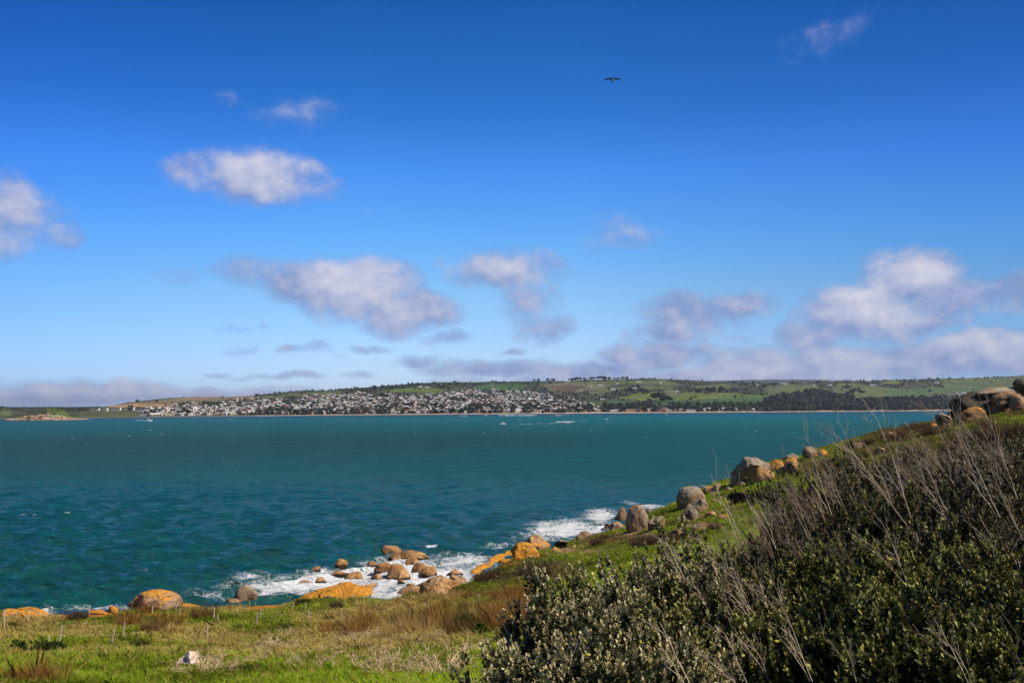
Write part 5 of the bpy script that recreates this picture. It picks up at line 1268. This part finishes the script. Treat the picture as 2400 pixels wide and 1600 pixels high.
# ------------------------------------------------------------------ leafy shrubs
def shrub_arrays(seed, rx, ry, h, leafn, lsz, cols, shootL=.22, lean=-.12, flat_=.0):
    """crown of upright leafy shoots filling an uneven dome"""
    rs = np.random.RandomState(seed)
    per = 34; ns = leafn // per
    nc = 30; cu = rs.rand(nc) * 6.28; cc_ = rs.uniform(-.1, .90, nc); ci = rs.randint(0, nc, ns); cr = rs.uniform(.66, 1.14, nc)
    u = cu[ci] + .17 * rs.randn(ns) / np.sqrt(1.05 - cc_[ci] ** 2); rr = (1 - .38 * rs.rand(ns) ** 1.6) * cr[ci]
    ct = np.clip(cc_[ci] + .12 * rs.randn(ns), -.15, .97); st = np.sqrt(1 - ct ** 2)
    dome = np.stack([st * np.cos(u), st * np.sin(u), ct], -1)
    bmp = 1 + .26 * fbm(dome[:, 0] * 2.6 + seed, dome[:, 1] * 2.6, dome[:, 2] * 2.6, 3)
    base = dome * (rr * bmp)[:, None] * np.array([rx, ry, h])
    base[:, 2] = np.maximum(base[:, 2], -.1)
    d = unit(dome * .45 + np.stack([lean + .16 * rs.randn(ns), .16 * rs.randn(ns), np.full(ns, .9)], -1))
    SL = shootL * (.6 + .9 * rs.rand(ns)) * np.where(rs.rand(ns) < .05, 1.8, 1.0)
    i = np.repeat(np.arange(ns), per); n = len(i)
    q = rs.rand(n) ** .8
    a = rs.rand(n) * 6.28
    dd = d[i]; e1 = unit(np.cross(dd, np.array([.3, .2, 1.]))); e2 = np.cross(dd, e1)
    rad = e1 * np.cos(a)[:, None] + e2 * np.sin(a)[:, None]
    p = base[i] + dd * (SL[i] * (q - .5))[:, None]
    ld = unit(rad * (.95 - .5 * q)[:, None] + dd * (.55 + .5 * q)[:, None] + .22 * rs.randn(n, 3))
    L = lsz * (.65 + .6 * rs.rand(n)) * (1.1 - .4 * q)
    side = unit(np.cross(ld, rs.randn(n, 3) * .35 + dd)) * (L * .25)[:, None]
    up = np.cross(side, ld); 
    m1 = p + ld * (L * .38)[:, None]; m2 = p + ld * (L * .74)[:, None]; tip = p + ld * L[:, None]
    V = np.stack([p, m1 + side, m2 + side * .9, tip, m2 - side * .9, m1 - side], 1)
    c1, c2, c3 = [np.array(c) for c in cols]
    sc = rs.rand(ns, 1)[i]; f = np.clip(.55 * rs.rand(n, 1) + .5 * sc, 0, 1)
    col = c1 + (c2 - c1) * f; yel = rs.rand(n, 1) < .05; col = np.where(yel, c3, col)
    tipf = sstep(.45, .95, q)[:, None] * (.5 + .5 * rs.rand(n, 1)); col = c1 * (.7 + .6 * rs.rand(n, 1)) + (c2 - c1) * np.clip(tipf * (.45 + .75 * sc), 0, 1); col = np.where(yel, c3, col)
    Fc = np.arange(n * 6).reshape(n, 6)
    return V.reshape(-1, 3), Fc, np.repeat(np.clip(col, .004, .8), 6, 0), base, d
def twig_tubes(segs, cols):
    """segs: list of (p0, p1, r0, r1); three-sided tapered tubes"""
    p0 = np.array([s[0] for s in segs]); p1 = np.array([s[1] for s in segs]); r0 = np.array([s[2] for s in segs])[:, None]; r1 = np.array([s[3] for s in segs])[:, None]
    d = unit(p1 - p0); e1 = unit(np.cross(d, np.array([.31, .83, .2]))); e2 = np.cross(d, e1)
    V = []
    for k in range(3):
        a = 2.094 * k; o = e1 * math.cos(a) + e2 * math.sin(a)
        V += [p0 + o * r0, p1 + o * r1]
    V = np.stack(V, 1); n = len(segs); b = (np.arange(n) * 6)[:, None]
    Fc = np.concatenate([b + np.array([0, 2, 3, 1]), b + np.array([2, 4, 5, 3]), b + np.array([4, 0, 1, 5])])
    return V.reshape(-1, 3), Fc, np.repeat(np.asarray(cols), 6, 0)
def branchy(rs, p, d, L, r, depth, out, wind, spread=.5, rmin=.0016):
    n = 6 if depth >= 2 else 4; seg = L / n; pts = [p]
    for i in range(n):
        d = unit(d + np.array([wind * .06, 0, .05]) + rs.randn(3) * .10)
        q = p + d * seg; r1 = max(r * (1 - .6 / n), rmin); out.append((p, q, r, r1)); p, r = q, r1; pts.append(p)
        if depth > 0 and i >= (1 if depth >= 2 else 0):
            for _ in range(1 + (rs.rand() < .35) if rs.rand() < .8 else 0):
                ax = rs.randn(3); sd = unit(d + unit(ax - d * np.dot(ax, d)) * (spread + .25 * rs.rand()))
                branchy(rs, p, sd, L * (.20 + .22 * rs.rand()), r * .62, depth - 1, out, wind, spread, rmin)
def twig_bush(seed, h, stems, depth=2, wind=-.6, r0=.011, fan=.35, rmin=.002, c=((.48,.35,.24),(.90,.72,.52))):
    rs = np.random.RandomState(seed); out = []
    for s in range(stems):
        a = rs.rand() * 6.28
        d = unit(np.array([wind * .5 + fan * math.cos(a) * rs.rand(), fan * math.sin(a) * rs.rand(), 1.0]))
        branchy(rs, np.array([.03 * math.cos(a), .03 * math.sin(a), -.1]), d, h * (.6 + .45 * rs.rand()), r0 * (.7 + .5 * rs.rand()), depth, out, wind, .5, rmin)
    cc = rs.rand(len(out), 1); cols = np.array(c[0]) + (np.array(c[1]) - np.array(c[0])) * cc
    V, Fc, C = twig_tubes(out, cols); return mesh_np('twigs', V, Fc, [TWIG], False, None, {'col': C})
GREY_G = ((.050, .060, .026), (.86, .72, .38), (.44, .37, .08))
GREEN_ = ((.030, .036, .012), (.46, .43, .12), (.44, .38, .05))
BRNG = ((.035, .030, .016), (.38, .31, .16), (.30, .2, .08))
SH = [ # px, top py, Y, half width, label, palette, leaves, leaf size
 (1440,1308,8.2,.74,'silvery green shrub with the tallest upright shoots, left front',GREY_G,30000,.036),
 (1262,1385,7.4,.26,'narrow silvery shrub with a lone spire at the left edge of the thicket',GREY_G,17000,.034),
 (1195,1515,6.2,.33,'low silvery shrub at the lower left tip of the thicket',GREY_G,15000,.032),
 (1345,1480,5.8,.55,'silvery shrub at the bottom edge, left part',GREY_G,22000,.032),
 (1560,1295,8.6,.85,'silvery green shrub just below the bright slope',GREY_G,30000,.036),
 (1520,1430,6.0,.70,'pale leafy shrub in the lower middle of the thicket',GREY_G,26000,.033),
 (1600,1262,10.0,1.0,'grey-green shrub with fine spires in front of the egg-shaped boulder slope',GREY_G,27000,.036),
 (1670,1430,6.6,.85,'dark shrub with yellow-green tips, bottom centre-right',GREEN_,26000,.035),
 (1760,1330,8.6,1.0,'dark shrub tangled with bare stems in the middle of the thicket',GREEN_,24000,.036),
 (1890,1420,6.2,.85,'round-leaved green shrub low on the right',GREEN_,26000,.036),
 (1960,1290,8.6,1.0,'yellow-green shrub crown right of the tangled stems',GREEN_,28000,.036),
 (2110,1400,6.0,.9,'yellow-green leafy shrub at the bottom right',GREEN_,28000,.036),
 (2180,1270,8.4,1.1,'deep green shrub in the right-hand thicket',GREEN_,28000,.036),
 (2330,1390,5.8,.85,'dark green shrub in the bottom right corner',GREEN_,26000,.036),
 (2400,1230,8.2,1.1,'deep green shrub at the right edge',GREEN_,26000,.036),
 (1790,1250,12.0,1.1,'dark thicket shrub behind the tangled bare stems',BRNG,22000,.036),
 (1940,1195,12.5,1.2,'brownish-green shrub below the tallest dead twigs',BRNG,24000,.038),
 (2080,1165,12.5,1.1,'green shrub between dead twigs on the right',GREEN_,24000,.038),
 (2230,1130,12.0,1.2,'brownish shrub under the tall dead twigs',BRNG,26000,.038),
 (2380,1090,12.5,1.4,'brown-green shrub at the right edge below the heath',BRNG,26000,.038),
 (1960,1100,21.0,1.5,'dark brushy shrub behind the dead twigs',BRNG,20000,.05),
 (2010,1052,26.0,1.1,'dark glossy green shrub on the ridge against the bright grass',GREEN_,18000,.055),
 (2100,1058,24.0,1.0,'speckled green shrub on the ridge right of the bright gap',BRNG,18000,.055),
 (2240,1070,20.0,1.6,'purple-brown shrub in the second row on the right',BRNG,20000,.05),
 (2380,1040,20.0,1.6,'purple-brown shrub in the second row at the right edge',BRNG,20000,.05),
 (2060,1120,16.0,1.3,'brown-green shrub among the pale stems below the bright grass gap',BRNG,22000,.044),
 (2180,1085,17.0,1.3,'brown-green shrub below the headland tip',BRNG,22000,.044),
 (2300,1050,17.0,1.3,'brown shrub in front of the purple-brown heath band',BRNG,22000,.044),
 (1880,1115,25.0,1.5,'low dark shrub right of the round bush on the ridge slope',BRNG,18000,.055),
 (2170,1040,27.0,1.6,'low reddish-brown shrub on the upper right slope',BRNG,18000,.055),
 (2320,1012,26.0,1.8,'low purple-brown shrub under the skyline outcrop',BRNG,18000,.055),
 (1700,1300,10.5,.8,'dark green shrub behind the bare tangle',GREEN_,20000,.036),
 (2060,1260,9.5,.9,'yellow-green shrub between the two larger right-hand crowns',GREEN_,24000,.036),
 (2300,1200,9.5,1.0,'dark shrub crossed by the long bare stem on the right',BRNG,24000,.036),
 (1870,1190,17.0,1.2,'low grey-brown shrub at the left end of the dead twigs',BRNG,18000,.045),
]
STEM = [twig_bush(800 + i, 1.0, 9, 1, -.3, .014, .8, .003, ((.16,.12,.10),(.34,.27,.22))) for i in range(3)]
for i, (px, top, Y, hw, lab, pal, n, ls) in enumerate(SH):
    P = at(px, top, float(Y)); g = float(zn(P[0], P[1])); h = max(P[2] - g, .6)
    root = add('leafy_shrub', None, loc=(P[0], P[1], g)); props(root, lab, 'shrub', 'shrubs of the near thicket')
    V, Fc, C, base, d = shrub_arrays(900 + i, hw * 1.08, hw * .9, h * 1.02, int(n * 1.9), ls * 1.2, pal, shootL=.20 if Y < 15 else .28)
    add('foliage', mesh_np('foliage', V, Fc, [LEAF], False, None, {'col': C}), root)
    st = add('branches', STEM[i % 3], root, rz=i * 1.3); st.scale = (hw, hw, h * .85)
# dark scrub bush beside the whale-backed boulder, and a grey one
for (px, top, bot, wpx, lab, pal) in ((1790,1128,1182,110,'large dark rounded bush below the whale-backed boulder',((.026,.022,.014),(.065,.055,.032),(.1,.08,.04))),
                                 (1735,1142,1180,60,'left shoulder of dark scrub under the whale-backed boulder',((.026,.020,.014),(.055,.045,.03),(.1,.08,.04))),
                                 (1845,1082,1112,44,'round silver-grey bush growing before the tilted boulder',((.12,.12,.09),(.26,.26,.19),(.3,.3,.2))),
                                 (1313,1268,1284,30,'small dark bush beside the grey and orange boulder',((.02,.03,.012),(.05,.07,.02),(.1,.1,.03))),
                                 (1098,1428,1470,70,'bright green leafy herb clump in the reed bed',((.05,.10,.012),(.13,.23,.03),(.2,.26,.03))),
                                 (1135,1460,1500,60,'second bright green herb clump, lower right in the reed bed',((.05,.10,.012),(.13,.23,.03),(.2,.26,.03))),
                                 (60,1498,1528,90,'dark green leafy herbs at the left edge of the near grass',((.04,.07,.012),(.11,.17,.03),(.2,.22,.03))),
                                 (125,1502,1530,70,'dark green leafy herbs right of the pale stub post',((.04,.07,.012),(.11,.17,.03),(.2,.22,.03))),
                                 (1960,1072,1088,60,'dark low bush on the ridge left of the dead twigs',((.02,.028,.01),(.05,.06,.02),(.1,.1,.03)))):
    p = hit(px, bot, False); s = p[1] / F; hw = wpx * s / 2; h = (bot - top) * s
    root = add('scrub_bush', None, loc=p); props(root, lab, 'bush', 'bushes on the slope')
    V, Fc, C, base, d = shrub_arrays(1000 + int(px), hw, hw * .8, h * .85, 15000, .045 + .0009 * p[1], pal, shootL=.03 + h * .12, lean=-.05)
    add('foliage', mesh_np('foliage', V, Fc, [LEAF], False, None, {'col': C}), root)
    st = add('branches', STEM[int(px) % 3], root); st.scale = (hw, hw, h * .8)

# ------------------------------------------------------------------ dead twigs
TB = [twig_bush(700 + i, 1.0, 2, 2, -.75, .0072, .30, .0015) for i in range(6)]
TF = [twig_bush(720 + i, 1.0, 7, 2, -.8, .0060, .5, .0017, ((.24,.16,.10),(.62,.46,.32))) for i in range(5)]
tw = random.Random(14)
def twig(me, px, base, tip, Y, lab, name='dead_branch', wide=1.0):
    P = at(px, base, float(Y)); g = float(zn(P[0], P[1])); h = (base - tip) * Y / F
    o = add(name, me, loc=(P[0], P[1], P[2] - .05), rz=tw.uniform(-.35, .35)); o.scale = (h * wide, h * wide, h); props(o, lab, 'dead branches', 'bare dead stems rising from the thicket')
    return o
TALL = [(1950,1190,1015,14,'bare forked twig, first of the tall ones from the left'),(1985,1180,982,15,'bare twig with fine side shoots against the sea, second tall one'),(2015,1175,980,16,'bare curved twig against the sea, third tall one'),(2035,1160,994,17,'short thin bare twig beside the third tall one'),
 (2105,1190,948,13,'long slender bare stem crossing the orange ridge boulder'),(2150,1230,935,11,'thick pale bare stem reaching above the beach line'),(2160,1180,979,13,'forked pale bare stem right of the long slender one'),(2200,1170,969,12,'bare stem with a hooked tip over the brown heath'),
 (2270,1150,928,12,'bare stem reaching the far tree belt'),(2300,1130,900,11,'tall bare stem in front of the new estate'),(2350,1100,865,10,'tallest bare stem, crossing the skyline outcrop'),(2385,1140,940,11,'branching bare stem at the right edge, upper part'),
 (2340,1180,985,9,'stout forked bare stem low at the right'),(2240,1220,1010,10,'bare stem in front of the headland tip'),(2395,1230,1040,8,'bare stem at the right edge above the dark green shrub'),(1745,1290,1078,10,'single slender stem reaching the whale-backed boulder'),
 (1820,1260,1105,11,'bare leaning stem over the dark bush'),(1850,1250,1120,12,'second bare leaning stem over the dark bush'),(1900,1240,1080,12,'bare stem left of the low brown shrub'),(1600,1330,1225,8,'thin bare stem rising from the silvery shrub toward the egg-shaped boulder'),
 (1700,1370,1240,9,'pale bare stem left of the tangle'),(1760,1420,1270,7.5,'arched bare stems in the tangle, left'),(1800,1480,1300,6.8,'arched bare stems in the tangle, centre'),(1850,1440,1330,7,'bare stem in the shadow between two shrubs'),(1900,1560,1400,5.6,'bare twig low in the thicket'),
 (1620,1580,1400,5.2,'long pale curved stem at the bottom, left of centre'),(1760,1600,1450,5.0,'long pale curved stem at the bottom centre'),(2280,1590,1420,4.9,'bare curved stem at the bottom right'),(2010,1560,1420,5.2,'forked bare stem at the bottom, right of centre'),(2130,1350,1200,7.2,'bare stem rising out of the yellow-green shrub')]
for i, (px, b0, t0, Y, lab) in enumerate(TALL): twig(TB[i % 6], px, b0, t0 - 6, Y, lab, wide=.8 if Y > 9 else 1.0)
zones = [(1680,1830,1330,1215,10,14,'grey brushwood fringe left of the tangle'),(1780,1950,1260,1120,12,17,'grey brushwood above the tangle'),(1930,2120,1190,1070,13,19,'grey-brown brushwood under the tall bare twigs'),(2100,2400,1150,1010,12,20,'purple-brown brushwood at the upper right'),
         (1640,1820,1450,1300,7,9,'pinkish bare brushwood inside the thicket'),(1800,2400,1330,1180,8,11,'dark bare brushwood in the right thicket'),(1480,1640,1360,1270,8.5,10,'fine bare brushwood in the silvery shrubs'),(1700,2400,1560,1380,5.4,7,'bare brushwood at the bottom right')]
for zi, (x0, x1, b0, t0, y0, y1, lab) in enumerate(zones):
    nn = (6, 9, 6, 11, 12, 6, 2, 5)[zi]
    for j in range(nn):
        f = (j + tw.random()) / nn; px = x0 + (x1 - x0) * f; dy = tw.uniform(-25, 25); Y = tw.uniform(y0, y1)
        hh = (b0 - t0) * tw.uniform(.45, .9)
        twig(TB[tw.randrange(6)] if zi in (4, 7) or tw.random() < .3 else TF[tw.randrange(5)], px, b0 + dy - (px - x0) / (x1 - x0) * 40, b0 + dy - (px - x0) / (x1 - x0) * 40 - hh, Y, lab, 'dead_brushwood', 1.0)
# ------------------------------------------------------------------ dry stalks lying in the near grass
q0 = [twig_bush(760 + i, 1.0, 12, 2, -.4, .015, 1.8, .007, ((.42,.30,.16),(.78,.60,.36))) for i in range(3)]
ds = random.Random(3)
for j in range(48):
    px = ds.uniform(480, 1120) if j < 52 else ds.uniform(0, 480); py = ds.uniform(1490, 1590)
    p = hit(px, py, False); o = add('dry_stalks', q0[j % 3], loc=p, rz=ds.uniform(0, 6)); s = ds.uniform(.5, .95); o.scale = (s * 1.4, s * 1.4, s * .75)
    props(o, 'tangle of dry pale stalks lying in the near grass ' + ('below the reed bed' if px > 700 else 'right of the white stone' if px > 480 else 'left of the white stone'), 'dry stalks', 'dry stalk tangles in the near grass')

# ------------------------------------------------------------------ sea air
hm_ = bpy.data.materials.new('haze'); hm_.use_nodes = True; hm_.node_tree.nodes.clear(); _t = NT(hm_.node_tree)
_v = _t.n('VolumePrincipled', {'Color': (.72, .82, 1.0), 'Density': 3.2e-5, 'Anisotropy': .3}); _oo = _t.n('OutputMaterial'); _t.nt.links.new(_v.outputs[0], _oo.inputs['Volume'])
q = Poly(); q.box(-14000, 14000, -400, 24000, -9, 330)
props(add('haze', q.mesh('haze', [hm_])), 'thin sea air over the bay and the far shore', 'haze', kind='stuff')
